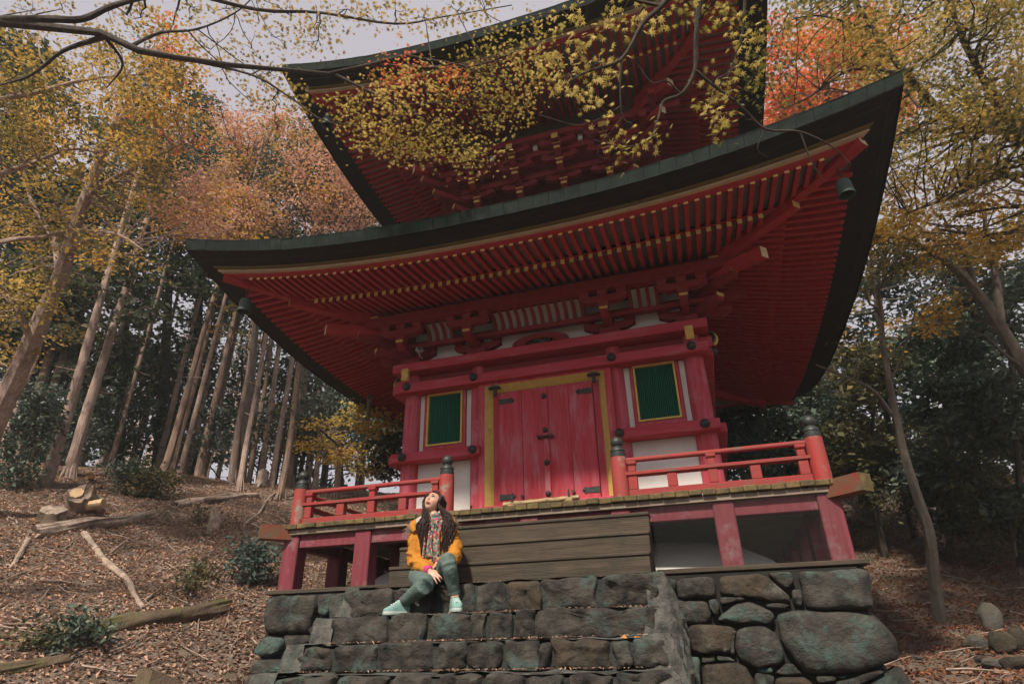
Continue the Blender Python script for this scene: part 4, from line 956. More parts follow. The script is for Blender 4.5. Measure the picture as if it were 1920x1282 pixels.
cedar(404, 862, 15, 'brown trunk beside the pale one under the bell', GL, 19, 'bark_brown')
cedar(378, 858, 15, 'short visible brown trunk behind the evergreen shrubs', GL, 20, 'bark_brown', dist=17)
cedar(330, 850, 13, 'reddish trunk in shade between the cedars and the shrubs', GL, 21, 'bark_brown', dist=17)
cedar(556, 800, 16, 'grey trunk near the left eave behind evergreen leaves', GL, 22, 'bark_brown', dist=18)
mids = [(5, 12), (22, 10), (68, 11), (100, 12), (150, 10), (163, 12), (205, 11), (216, 9), (255, 10), (303, 11), (318, 14), (347, 10), (360, 12), (392, 10), (446, 13), (462, 11), (478, 10), (500, 12), (520, 11), (540, 13), (585, 12), (600, 9), (640, 12)]
ORD = 'first second third fourth fifth sixth seventh eighth ninth tenth eleventh twelfth thirteenth fourteenth fifteenth sixteenth seventeenth eighteenth nineteenth twentieth twenty-first twenty-second twenty-third'.split()
for k, (x, w) in enumerate(mids):
    cedar(x, 840, w, 'slim %s trunk, %s of the middle rows counted from the left frame edge' % ('brown' if k % 3 == 1 else 'pale', ORD[k]), 'slim trunks in the middle rows of the left forest', 600+k, ['bark_pale', 'bark_brown', 'bark_pale'][k % 3], h=14+(k % 4), dist=14.5+(k*37 % 50)/10, crown=.6, lean=.15*math.sin(k*2.1), lo=.5)
rs = np.random.default_rng(77); gb = 'thin dark trunks at the back of the left forest'
for k in range(36):
    cedar(rs.uniform(-40, 700), 830, rs.uniform(5, 9), 'thin dark trunk far back in the left forest', gb, 100+k, 'bark_brown' if k % 3 else 'bark_dark', h=rs.uniform(11, 17), lo=rs.uniform(.25, .5), dist=rs.uniform(18, 30), crown=.55)

def shrub(px, py, wpx, hpx, label, n=900, size=.075, m='l_ever', seed=0, dist=None, cat='shrub', group=None, name='evergreen_shrub', star=False, bark='bark_grey'):
    rs = np.random.default_rng(seed)
    if dist is None: p = ghit(px, py)
    else: p = atd(px, py, dist)
    z = proj(p)[2]; s_ = z/FPX; w, h = wpx*s_, hpx*s_*1.05; blobs = []; trunk = [(np.stack([p-np.array([0, 0, .1]), p+np.array([rs.normal(0, .05), 0, h*.35]), p+np.array([rs.normal(0, .1), 0, h*.8])]), .012+.012*h, .006)]
    k = max(5, int(n/110))
    for i in range(k):
        a = rs.uniform(0, 6.28); rr = math.sqrt(rs.uniform(0, 1))*w*.42; t = rs.uniform(.12, .95); q = rr*(1-.45*abs(t-.45)/.55)
        blobs.append((p+np.array([math.cos(a)*q, math.sin(a)*q*.8, h*t]), (w*.17, w*.17, h*.13), int(n/k), size))
        if i % 3 == 0: trunk.append((np.stack([p, p+np.array([math.cos(a)*q*.5, math.sin(a)*q*.4, h*t*.6]), blobs[-1][0]]), .012, .004))
    return tree(name, label, cat, trunk, blobs, m, bark, group, seed, star=star, spr=size*1.7, per=10, flat=.7, tr=.003, sides=6, tilt=.8)
shrub(465, 1098, 72, 80, 'round teal green bush on the slope beside the stone base', 900, .075, 'l_teal', 1)
shrub(20, 920, 110, 190, 'dark glossy shrub cut by the left frame edge', 2200, .10, 'l_ever', 2)
shrub(290, 935, 100, 80, 'low green fern-like shrub over the gap in the fallen log', 1300, .08, 'l_dull', 3)
shrub(225, 925, 80, 55, 'dark low shrub behind the chopped stump', 900, .08, 'l_ever', 4)
shrub(335, 890, 120, 130, 'glossy evergreen shrub in front of the pale cedar pair', 2000, .10, 'l_ever', 5)
shrub(395, 830, 150, 190, 'tall evergreen shrub round the trunks under the bell', 3200, .11, 'l_ever', 6)
shrub(505, 850, 160, 200, 'dense evergreen thicket left of the small golden maple', 3200, .11, 'l_ever', 7)
shrub(620, 840, 170, 230, 'dense evergreen bush behind the golden maple', 3200, .11, 'l_ever', 8, dist=15)
shrub(130, 870, 160, 130, 'dark undergrowth bush deep between the left trunks', 2200, .11, 'l_ever', 9, dist=15)
shrub(215, 860, 150, 120, 'dark undergrowth bush behind the pale cedar pair', 2000, .11, 'l_ever', 10, dist=16.5)
shrub(700, 860, 120, 210, 'dark evergreen bush close behind the left red columns', 2200, .11, 'l_ever', 30, dist=14)
shrub(370, 1085, 55, 40, 'small low green plant on the leafy slope', 260, .06, 'l_dull', 31, cat='plant', name='low_plant')
shrub(350, 1110, 50, 30, 'tiny plant beside the mossy log', 200, .06, 'l_dull', 32, cat='plant', name='low_plant')
shrub(60, 1215, 70, 30, 'small fern left of the mossy log', 300, .06, 'l_dull', 33, cat='plant', name='low_plant')
shrub(150, 1225, 110, 50, 'dark fern under the mossy log', 500, .07, 'l_ever', 34, cat='plant', name='low_plant')
shrub(365, 985, 45, 35, 'small sapling on the slope above the bare branch', 180, .06, 'l_dull', 35, cat='plant', name='low_plant')
def fir(px, y_top, py, dist, label, seed, n=46, m='l_cedar'):
    rs = np.random.default_rng(seed); b0 = atd(px, py, dist); b0[2] = terr(b0[0], b0[1]); top = atd(px, y_top, dist); bl = []
    for k in range(n):
        t = rs.uniform(.25, 1); c = b0+(top-b0)*t; R = (1-t)*2.2+.35; a = rs.uniform(0, 6.28); q = R*rs.uniform(.2, 1); bl.append((c+np.array([math.cos(a)*q, math.sin(a)*q, -.3*q]), (.7, .7, .3), 110, .2))
    return tree('fir_tree', label, 'tree', [(np.stack([b0, (b0+top)/2, top]), .25, .03)], bl, m, 'bark_dark', None, seed, spr=.25, per=14, flat=.4, droop=.3, tr=.006)
# far understory closing the view between the trunks
rs = np.random.default_rng(400)
for k in range(13):
    px = -20+k*58+rs.normal(0, 8); d = rs.uniform(19, 25); b0 = atd(px, 840, d); b0[2] = terr(b0[0], b0[1])-.2; bl = []
    for j in range(16):
        t = rs.uniform(0, 1); bl.append((b0+np.array([rs.normal(0, 1.0), rs.normal(0, .8), .2+6.0*t**1.5]), (.8, .8, .4), 75, .19))
    tree('understory_tree', 'dim green understory tree far behind the left trunks', 'tree', [(np.stack([b0, b0+np.array([rs.normal(0, .2), 0, 3]), b0+np.array([rs.normal(0, .3), 0, 6])]), .08, .03)], bl, ['l_ever', 'l_cedar', 'l_dull', 'l_teal'][k % 4], 'bark_dark', 'understory trees behind the left trunks', 410+k, spr=.24, per=12, flat=.6, tr=.006, tilt=.7)
for k, (px, d) in enumerate(((1400, 17), (1450, 15), (1590, 20), (1680, 21), (1770, 20), (1860, 19), (1940, 18), (1500, 19))):
    b0 = atd(px, 900, d); b0[2] = terr(b0[0], b0[1])-.2; bl = []
    for j in range(16):
        t = rs.uniform(0, 1); bl.append((b0+np.array([rs.normal(0, 1.0), rs.normal(0, .8), .2+5.0*t**1.3]), (.8, .8, .4), 110, .20))
    tree('understory_tree', 'dim green understory tree far behind the right trunks', 'tree', [(np.stack([b0, b0+np.array([rs.normal(0, .2), 0, 3]), b0+np.array([rs.normal(0, .3), 0, 6])]), .08, .03)], bl, ['l_ever', 'l_cedar', 'l_teal'][k % 3], 'bark_dark', 'understory trees behind the right trunks', 440+k, spr=.24, per=12, flat=.6, tr=.006, tilt=.7)
shrub(720, 850, 150, 150, 'evergreen bush between the golden maple and the red corner column', 2200, .11, 'l_ever', 36, dist=16)
shrub(1400, 900, 120, 130, 'green bush seen through the right railing', 1800, .11, 'l_teal', 37, dist=11)
for k, (px, d) in enumerate(((395, 17), (455, 18.5), (520, 17.5), (585, 18), (650, 17), (300, 18.5), (30, 17), (75, 18))):
    shrub(px, 868, 95, 105, 'low evergreen bush on the left crest, %s' % ['below the hanging bell', 'under the lower roof tip', 'left of the golden maple', 'behind the golden maple top', 'nearest the red columns', 'between the pale cedar pair and the bell', 'at the left frame edge', 'behind the chopped log section'][k], 900, .12, ['l_ever', 'l_teal', 'l_dull'][k % 3], 700+k, dist=d, group='low bushes along the crest of the left slope')
fir(70, 90, 830, 17, 'tall dark fir behind the golden maple near the top left corner', 306, 60)
fir(-20, 60, 830, 17, 'dark fir cut by the left frame edge behind the bough', 307, 60)
shrub(728, 902, 90, 90, 'green bush tucked against the left red column behind the railing', 1100, .09, 'l_ever', 38, dist=10.5)
shrub(760, 900, 70, 90, 'small leafy bush hidden behind the corner column', 700, .09, 'l_dull', 39, dist=11)
# small golden maple behind the left end of the veranda
pm_ = ghit(690, 900); rs = np.random.default_rng(5)
tk = [(np.stack([pm_, pm_+np.array([.0, 0, .8]), atd(690, 800, 11.5), atd(700, 760, 11.8)]), .05, .015), (np.stack([pm_+np.array([0, 0, .6]), atd(640, 840, 11.3), atd(600, 815, 11.2)]), .03, .008)]
bl = [blob_px(x, y, rs.uniform(10.2, 11.2), 30, 12, 190, .066, ('l_yellowgreen' if x % 20 else 'l_gold')) for x, y in ((600, 800), (580, 835), (625, 825), (650, 790), (640, 850), (670, 770), (690, 760), (720, 785), (700, 810), (735, 800), (665, 875), (690, 885), (720, 860), (620, 860), (680, 840), (730, 765))]
tree('maple_tree', 'small golden maple behind the left end of the veranda', 'tree', tk, bl, 'l_gold', 'bark_grey', None, 6, spr=.12)

# ---- big maple on the left with pale limbs
rs = np.random.default_rng(21); b0 = ghit(-60, 860); b0 = atd(-60, 880, 9.5); b0[2] = terr(b0[0], b0[1])
tk = [(np.vstack([b0, poly_px([(10, 750, 9.5), (60, 640, 9.6), (112, 520, 9.7), (150, 400, 9.8), (180, 320, 9.8), (215, 230, 9.7)])]), .19, .05),
 (poly_px([(128, 470, 9.7), (190, 438, 9.3), (230, 444, 9), (270, 470, 8.8)]), .05, .012), (poly_px([(-60, 470, 8.6), (20, 450, 8.9), (80, 445, 9), (130, 432, 9.1), (200, 436, 9.2), (240, 452, 9.2)]), .045, .012),
 (poly_px([(160, 370, 9.8), (220, 330, 9.6), (280, 300, 9.4), (340, 270, 9.2)]), .05, .012), (poly_px([(-40, 340, 9), (50, 310, 9.2), (130, 280, 9.4), (200, 290, 9.4)]), .05, .012), (poly_px([(112, 520, 9.7), (100, 450, 10.4), (60, 380, 11), (40, 300, 11.2)]), .07, .02),
 (poly_px([(-60, 200, 8.6), (60, 175, 8.8), (160, 150, 9), (260, 140, 9)]), .05, .012), (poly_px([(60, 640, 9.6), (20, 560, 9.2), (-30, 500, 9)]), .06, .02)]
bl = region(-40, 345, 70, 300, 8.3, 11.5, 84, 34, 17, 110, .062, rs, ['l_goldgreen', 'l_goldgreen', 'l_gold', 'l_leafgreen']) + region(-40, 320, 300, 500, 8.3, 11.5, 58, 34, 14, 95, .062, rs, ['l_goldgreen', 'l_gold', 'l_leafgreen']) + region(-40, 120, 480, 680, 8.3, 10.5, 18, 28, 12, 90, .066, rs, ['l_goldgreen']) + region(270, 375, 50, 290, 8.8, 10.5, 22, 22, 13, 95, .062, rs, ['l_orange', 'l_gold', 'l_gold']) + region(290, 420, 320, 470, 9, 11, 20, 24, 11, 85, .066, rs, ['l_gold', 'l_pink'])
tree('maple_tree', 'large golden maple with a pale thick leaning trunk on the left', 'tree', tk, bl, 'l_gold', 'bark_pale', None, 22, spr=.15)
# ---- near maple reaching in from the top left
rs = np.random.default_rng(31)
r0 = np.array([-7.2, -6.6, 0]); r0[2] = terrain(r0[0], r0[1])
tk = [(np.vstack([r0, r0+np.array([.1, .05, 2.6]), atd(-260, 90, 6.2), atd(-90, 55, 6.1)]), .17, .085),
 (poly_px([(-90, 55, 6.1), (0, 42, 6.0), (100, 52, 6.0), (190, 62, 6.0), (260, 95, 6.0), (330, 108, 6.0), (430, 122, 6.0), (530, 131, 6.0), (615, 139, 6.0), (690, 122, 6.0), (760, 104, 6.0), (870, 124, 6.0)]), .048, .010),
 (poly_px([(-90, 50, 6.1), (0, 38, 6.0), (90, 36, 6.0), (155, 36, 6.1), (210, 12, 6.2), (290, -10, 6.4)]), .045, .025), (poly_px([(690, 122, 6.0), (790, 126, 6.1), (880, 125, 6.2), (960, 100, 6.3), (1010, 70, 6.4)]), .02, .006),
 (poly_px([(330, 108, 6), (470, 140, 6.1), (540, 180, 6.2), (620, 230, 6.2), (760, 232, 6.3)]), .014, .005), (poly_px([(630, 140, 6), (700, 175, 6), (760, 195, 6), (850, 190, 6)]), .015, .005), (poly_px([(760, 195, 6), (800, 230, 6), (880, 280, 6)]), .008, .004),
 (poly_px([(240, 90, 6), (300, 62, 6.3), (370, 55, 6.6), (440, 25, 6.9), (480, -10, 7)]), .02, .006), (poly_px([(330, -20, 6.5), (480, 18, 6.7), (600, 24, 6.9), (740, 45, 7), (830, 32, 7.2), (960, 10, 7.3)]), .024, .006), (poly_px([(200, 68, 6), (120, 95, 6.2), (60, 140, 6.3), (0, 160, 6.4)]), .03, .008),
 (poly_px([(190, 62, 6.0), (230, 120, 6.4), (200, 165, 6.6)]), .02, .006)]
pts = [(740, 150), (800, 140), (860, 130), (920, 125), (980, 105), (760, 190), (830, 195), (900, 180), (960, 165), (690, 235), (740, 225), (790, 245), (700, 265), (850, 245), (910, 230), (660, 225), (880, 285), (830, 290), (740, 280), (780, 285), (905, 300), (985, 200), (680, 190), (1010, 140), (1000, 60), (930, 90)]
bl = [blob_px(x+rs.normal(0, 8), y+rs.normal(0, 5), rs.uniform(5.6, 6.5), 38, 16, 120, .046, 'l_yellowgreen') for x, y in pts]
bl += [blob_px(x, y, 6.1, 26, 12, 90, .05, 'l_orange') for x, y in ((730, 140), (770, 135), (860, 155))]
bl += [blob_px(x+rs.normal(0, 10), y+rs.normal(0, 8), rs.uniform(6.4, 7.6), 38, 15, 85, .055, 'l_goldgreen') for x, y in ((350, 15), (420, 25), (480, 45), (550, 25), (610, 50), (680, 25), (740, 15), (800, 45), (860, 20), (920, 35), (640, 10), (470, 95), (520, 75), (580, 90), (560, 205), (520, 180), (535, 225), (490, 140), (260, 40), (200, 20), (130, 15), (60, 10), (20, 90), (90, 100), (160, 110), (420, 130), (470, 190), (320, 60), (390, 85))]
tree('maple_tree', 'near maple bough spreading from the top left corner over the upper roof', 'tree', tk, bl, 'l_yellowgreen', 'bark_dark', None, 32, star=True, spr=.10, per=12, flat=.35, tr=.003)
# ---- near maple hanging from above the right
rs = np.random.default_rng(41); r0 = np.array([5.9, -7.6, 0]); r0[2] = terrain(r0[0], r0[1])
tk = [(np.vstack([r0, r0+np.array([-.1, .1, 2.2]), atd(1700, -330, 3.4), atd(1500, -210, 3.3), atd(1300, -60, 3.2)]), .15, .03),
 (poly_px([(1300, -60, 3.2), (1240, 12, 3.2), (1205, 45, 3.2), (1165, 112, 3.2), (1100, 135, 3.2), (1050, 165, 3.2)]), .020, .004), (poly_px([(1330, -90, 3.2), (1312, 0, 3.2), (1305, 80, 3.2), (1303, 132, 3.2), (1280, 175, 3.2), (1245, 190, 3.2), (1235, 220, 3.2), (1222, 260, 3.2)]), .020, .004),
 (poly_px([(1303, 132, 3.2), (1335, 158, 3.2), (1390, 200, 3.2), (1435, 242, 3.2), (1500, 247, 3.2), (1560, 275, 3.2), (1595, 308, 3.2)]), .011, .003), (poly_px([(1276, 176, 3.2), (1250, 152, 3.2), (1222, 155, 3.2), (1195, 120, 3.2)]), .006, .002), (poly_px([(1165, 112, 3.2), (1163, 170, 3.2), (1167, 220, 3.2), (1185, 232, 3.2)]), .007, .002),
 (poly_px([(1500, 247, 3.2), (1520, 300, 3.2), (1545, 340, 3.2)]), .005, .002), (poly_px([(1435, 242, 3.2), (1420, 280, 3.2), (1440, 300, 3.2), (1410, 320, 3.2)]), .004, .0015), (poly_px([(1400, -60, 3.4), (1392, 60, 3.4), (1370, 130, 3.4), (1340, 150, 3.4)]), .012, .003),
 (poly_px([(1240, 12, 3.2), (1140, -8, 3.2), (1100, 10, 3.2), (1000, 30, 3.2)]), .010, .003), (poly_px([(1163, 200, 3.2), (1120, 225, 3.2), (1080, 235, 3.2), (1010, 215, 3.2)]), .004, .0015), (poly_px([(1222, 260, 3.2), (1180, 275, 3.2), (1120, 265, 3.2), (1090, 240, 3.2)]), .004, .0015), (poly_px([(1167, 220, 3.2), (1120, 290, 3.2), (1200, 300, 3.2)]), .003, .001)]
pts = [(1105, 130), (1130, 155), (1085, 170), (1150, 115), (1060, 145), (1125, 185), (1095, 105), (1110, 60), (1070, 40), (1190, 35), (1225, 30), (1165, 25), (1040, 110), (1385, 110), (1345, 160), (1375, 175), (1330, 190), (1405, 70), (1355, 45), (1415, 130), (1330, 15), (1335, 250), (1400, 20), (1360, 215), (1290, 10)]
bl = [blob_px(x, y, rs.uniform(3.0, 3.5), 22, 14, 27, .047) for x, y in pts]+[blob_px(x, y, 3.2, 14, 8, 12, .045) for x, y in ((1170, 262), (1205, 268), (1150, 280), (1225, 255), (1180, 290), (1130, 240))]
tree('maple_tree', 'close maple twigs with large pale leaves hanging before the upper roof', 'tree', tk, bl, 'l_near', 'bark_dark', None, 42, star=True, spr=.045, per=6, flat=.6, tr=.0018)
# ---- golden maple filling the top right
rs = np.random.default_rng(51); r0 = np.array([9.0, -3.2, 0]); r0[2] = terrain(r0[0], r0[1])
tk = [(np.vstack([r0, r0+np.array([-.2, .1, 3.0]), atd(2100, 420, 7.4), atd(1990, 330, 7.3)]), .22, .10), (poly_px([(1990, 330, 7.3), (1900, 250, 7.3), (1800, 235, 7.3), (1700, 140, 7.2), (1640, 60, 7.2), (1590, -20, 7.2)]), .07, .02), (poly_px([(1990, 330, 7.3), (1880, 330, 7.1), (1780, 370, 7), (1700, 400, 7)]), .05, .012),
 (poly_px([(1900, 250, 7.3), (1850, 160, 7), (1800, 60, 7), (1780, -20, 7)]), .05, .02), (poly_px([(1700, 140, 7.2), (1600, 130, 7), (1520, 180, 7), (1480, 200, 7)]), .025, .008), (poly_px([(1990, 330, 7.3), (1930, 420, 7.2), (1850, 440, 7.2), (1760, 430, 7)]), .05, .012), (poly_px([(1640, 60, 7.2), (1540, 30, 7), (1470, 40, 7)]), .02, .006)]
bl = region(1610, 1960, -20, 330, 6.2, 9.5, 160, 34, 17, 120, .055, rs, ['l_yellowgreen', 'l_leafgreen', 'l_goldgreen', 'l_leafgreen', 'l_yellowgreen', 'l_goldgreen'])+region(1430, 1660, -20, 130, 6.2, 8.5, 30, 30, 15, 85, .055, rs, ['l_goldgreen', 'l_leafgreen'])+region(1650, 1960, 320, 470, 6.5, 9, 46, 32, 13, 110, .060, rs, ['l_goldgreen', 'l_gold'], keep=lambda x, y: x > 1690-(470-y)*.2)+region(1400, 1480, 110, 230, 6.2, 8, 6, 24, 14, 70, .055, rs, ['l_leafgreen'])
tree('maple_tree', 'golden green maple crown filling the top right corner', 'tree', tk, bl, 'l_goldgreen', 'bark_dark', None, 52, star=True, spr=.13, per=13, flat=.35, tr=.003)
# ---- orange red maple behind the right roof tip
rs = np.random.default_rng(61); b0 = atd(1560, 700, 16); b0[2] = terr(b0[0], b0[1])
bl = region(1440, 1690, 50, 250, 14, 18, 60, 40, 20, 190, .12, rs, ['l_orange', 'l_orange', 'l_orange', 'l_gold'])+region(1400, 1470, 180, 290, 14, 17, 8, 34, 18, 130, .13, rs, ['l_orange'])
tree('maple_tree', 'glowing orange red maple behind the right tip of the lower roof', 'tree', [(np.vstack([b0, b0+np.array([.1, 0, 5]), atd(1550, 250, 16), atd(1550, 120, 16)]), .2, .05)], bl, 'l_orange', 'bark_grey', None, 62, spr=.22)
# ---- tree with a forked pale trunk on the right
rs = np.random.default_rng(71); b0 = atd(2010, 1000, 8.6); b0[2] = terr(b0[0], b0[1])
tk = [(np.vstack([b0, poly_px([(1985, 790, 8.8), (1920, 690, 8.8), (1875, 610, 8.9), (1825, 540, 9), (1775, 490, 9), (1710, 455, 9), (1640, 430, 9), (1600, 425, 9)])]), .14, .02), (poly_px([(1875, 610, 8.9), (1868, 520, 9.1), (1850, 450, 9.3), (1845, 380, 9.4)]), .07, .025), (poly_px([(1830, 545, 9), (1815, 490, 9), (1790, 450, 9), (1765, 400, 9)]), .05, .015), (poly_px([(1840, 560, 9), (1800, 545, 9), (1765, 530, 9)]), .022, .008), (poly_px([(1920, 690, 8.8), (1880, 660, 8.6), (1850, 630, 8.5)]), .03, .008), (poly_px([(1775, 490, 9), (1740, 440, 9), (1690, 400, 9)]), .03, .008)]
bl = region(1630, 1930, 380, 500, 8.4, 10, 26, 36, 12, 120, .075, rs, ['l_gold', 'l_goldgreen'])+region(1690, 1800, 530, 620, 8.8, 10, 7, 34, 8, 70, .075, rs, ['l_gold'])+region(1560, 1680, 560, 690, 11, 13, 6, 34, 10, 70, .08, rs, ['l_gold'])
tree('maple_tree', 'maple with a forked pale trunk leaning in from the right edge', 'tree', tk, bl, 'l_gold', 'bark_grey', None, 72, spr=.13)
# ---- thin leaning tree on the right ground
rs = np.random.default_rng(81); g0 = ghit(1760, 1165); z0_ = proj(g0)[2]
tk = [(np.vstack([g0-np.array([0, 0, .1]), poly_px([(1752, 1090, z0_), (1742, 1000, z0_), (1710, 900, z0_+.2), (1688, 820, z0_+.3), (1668, 720, z0_+.4), (1655, 640, z0_+.5), (1648, 560, z0_+.5), (1630, 500, z0_+.6), (1600, 440, z0_+.7)])]), .088, .022), (poly_px([(1670, 775, z0_+.3), (1640, 735, z0_+.2), (1600, 712, z0_), (1530, 684, z0_)]), .035, .012), (poly_px([(1668, 720, z0_+.4), (1700, 640, z0_+.3), (1720, 570, z0_+.3)]), .02, .006)]
bl = region(1540, 1700, 440, 640, z0_-.5, z0_+1.5, 14, 34, 14, 80, .075, rs, ['l_dull'])
tree('slender_tree', 'slender leaning trunk rising from the leafy ground on the right', 'tree', tk, bl, 'l_dull', 'bark_grey', None, 82, spr=.14)
g0 = ghit(1715, 1008); z0_ = proj(g0)[2]
tree('slender_tree', 'second thin straight trunk behind the leaning one', 'tree', [(np.vstack([g0, atd(1690, 900, z0_), atd(1668, 800, z0_), atd(1650, 640, z0_), atd(1630, 450, z0_)]), .07, .03)], region(1560, 1720, 420, 620, z0_, z0_+2, 10, 40, 18, 110, .10, rs, ['l_dull']), 'l_dull', 'bark_dark', None, 83, spr=.18)
# ---- dark evergreens closing the right side
GR = 'dark evergreens behind the right side of the pagoda'
rs = np.random.default_rng(91)
def evergreen(px, py, wpx, y_top, dist, label, seed, m='l_cedar', n=26, nl=150, size=.15, bark='bark_dark', r=.075):
    rs = np.random.default_rng(seed); b0 = atd(px, py, dist); b0[2] = terr(b0[0], b0[1])-.1; top = atd(px+rs.normal(0, 15), y_top, dist)
    trunk = [(np.stack([b0, b0*.6+top*.4+rs.normal(0, .1, 3), top]), r, r*.3)]; bl = []
    for k in range(n):
        y = rs.uniform(y_top, py); w = wpx*(.55+.45*math.sin(math.pi*min(1, (y-y_top)/max(py-y_top, 1)*1.1+.12)))
        bl.append(blob_px(px+rs.uniform(-.5, .5)*w, y, dist+rs.uniform(-1.0, 1.2), 40*11/dist*1.1, 15*11/dist*1.1, nl, size))
    return tree('evergreen_tree', label, 'tree', trunk, bl, m, bark, GR, seed, spr=.20, per=12, flat=.35, droop=.3, tr=.005)
evergreen(1745, 960, 190, 560, 11.5, 'dark evergreen with drooping boughs beside the slender leaning trunk', 1, 'l_ever', 30)
evergreen(1880, 980, 200, 520, 10.5, 'dark evergreen at the right edge below the forked maple', 2, 'l_ever', 32)
evergreen(1620, 900, 170, 640, 13, 'evergreen seen past the corner newel post of the veranda', 3, 'l_dull', 26)
evergreen(1480, 900, 200, 720, 14, 'evergreen glimpsed between the railing and the lower roof', 4, 'l_ever', 30)
evergreen(1660, 860, 200, 520, 17, 'tall far evergreen with gaps of sky left of the slender trunk', 5, 'l_teal', 26, 130, .18)
evergreen(1800, 880, 240, 430, 15.5, 'broad far evergreen behind the forked maple', 6, 'l_cedar', 40, 150, .17)
evergreen(1940, 1000, 200, 480, 13, 'evergreen mostly cut off by the right frame edge', 7, 'l_cedar', 34)
evergreen(1560, 900, 160, 600, 19, 'distant evergreen beside the dark roof edge', 8, 'l_teal', 22, 120, .2)
b0 = atd(1570, 900, 18); b0[2] = terr(b0[0], b0[1])-.2; rq = np.random.default_rng(9)
tree('evergreen_tree', 'tall dark evergreen standing just right of the upper roof', 'tree', [(np.stack([b0, b0+np.array([.1, 0, 10]), b0+np.array([0, 0, 20])]), .22, .08)], [(b0+np.array([rq.normal(0, 1.0), rq.normal(0, .9), rq.uniform(8, 20)]), (.8, .8, .4), 110, .19) for _ in range(44)], 'l_cedar', 'bark_dark', GR, 9, spr=.22, per=12, flat=.4, droop=.3, tr=.005)
for i, (px, py, w, h, d) in enumerate(((1700, 985, 130, 130, 12), (1800, 1010, 150, 150, 11), (1900, 1030, 150, 160, 10), (1640, 950, 90, 110, 14), (1850, 985, 160, 160, 13), (1420, 905, 90, 110, 13))):
    lab = ['low dark shrub left of the slender leaning trunk base', 'low dark shrub right of the slender leaning trunk', 'dark shrub at the right edge above the stone pile', 'small shrub next to the projecting beam end', 'deep dark shrub on the rising ground to the right', 'shrub behind the right end of the railing'][i]
    shrub(px, py, w, h, lab, 1800, .10, 'l_ever' if i % 2 else 'l_dull', 200+i, dist=d)
# ---- pale pink and orange trees behind the left roof edges
rs = np.random.default_rng(95)
b0 = atd(560, 780, 19); b0[2] = terr(b0[0], b0[1]); tk = [(np.vstack([b0, poly_px([(585, 560, 19), (600, 420, 19), (580, 320, 19), (560, 220, 19)])]), .20, .04)]
for (x, y) in ((470, 260), (520, 230), (640, 300), (680, 380), (450, 340), (620, 240), (700, 420), (540, 290)): tk.append((poly_px([(600, 430, 19), ((600+x)/2+rs.normal(0, 10), (430+y)/2, 19), (x, y, 19+rs.normal(0, 1))]), .06, .015))
bl = region(405, 725, 205, 435, 15, 19, 140, 32, 15, 120, .088, rs, ['l_pink', 'l_pink', 'l_pink', 'l_gold'])
tree('maple_tree', 'pink orange maple between the two roof corners on the left', 'tree', tk, bl, 'l_pink', 'bark_grey', None, 96, spr=.20, tr=.007)
b0 = atd(470, 800, 17); b0[2] = terr(b0[0], b0[1]); tk = [(np.vstack([b0, poly_px([(480, 600, 17), (470, 480, 17), (430, 400, 17)])]), .13, .03)]
for (x, y) in ((380, 400), (440, 350), (400, 450), (350, 420)): tk.append((poly_px([(475, 480, 17), ((470+x)/2, (470+y)/2, 17), (x, y, 17)]), .04, .01))
bl = region(340, 480, 340, 460, 13.5, 16, 44, 32, 13, 110, .08, rs, ['l_pink', 'l_gold', 'l_pink'])+region(420, 480, 560, 700, 16, 18, 4, 22, 10, 60, .1, rs, ['l_gold'])
tree('maple_tree', 'coral maple just left of the lower roof tip', 'tree', tk, bl, 'l_pink', 'bark_grey', None, 97, spr=.20, tr=.006)
fir(392, 185, 800, 23, 'dark fir whose pointed top stands against the pale sky', 301)
fir(330, 270, 800, 20, 'shorter dark fir behind the red leaves of the golden maple', 302, 36)
fir(150, 330, 830, 17, 'dark fir behind the pale trunk of the large golden maple', 303, 46)
fir(40, 250, 830, 18, 'dark fir at the left edge behind golden leaves', 304, 46)
fir(250, 400, 830, 21, 'dark fir above the slender cedar trunks', 305, 40)

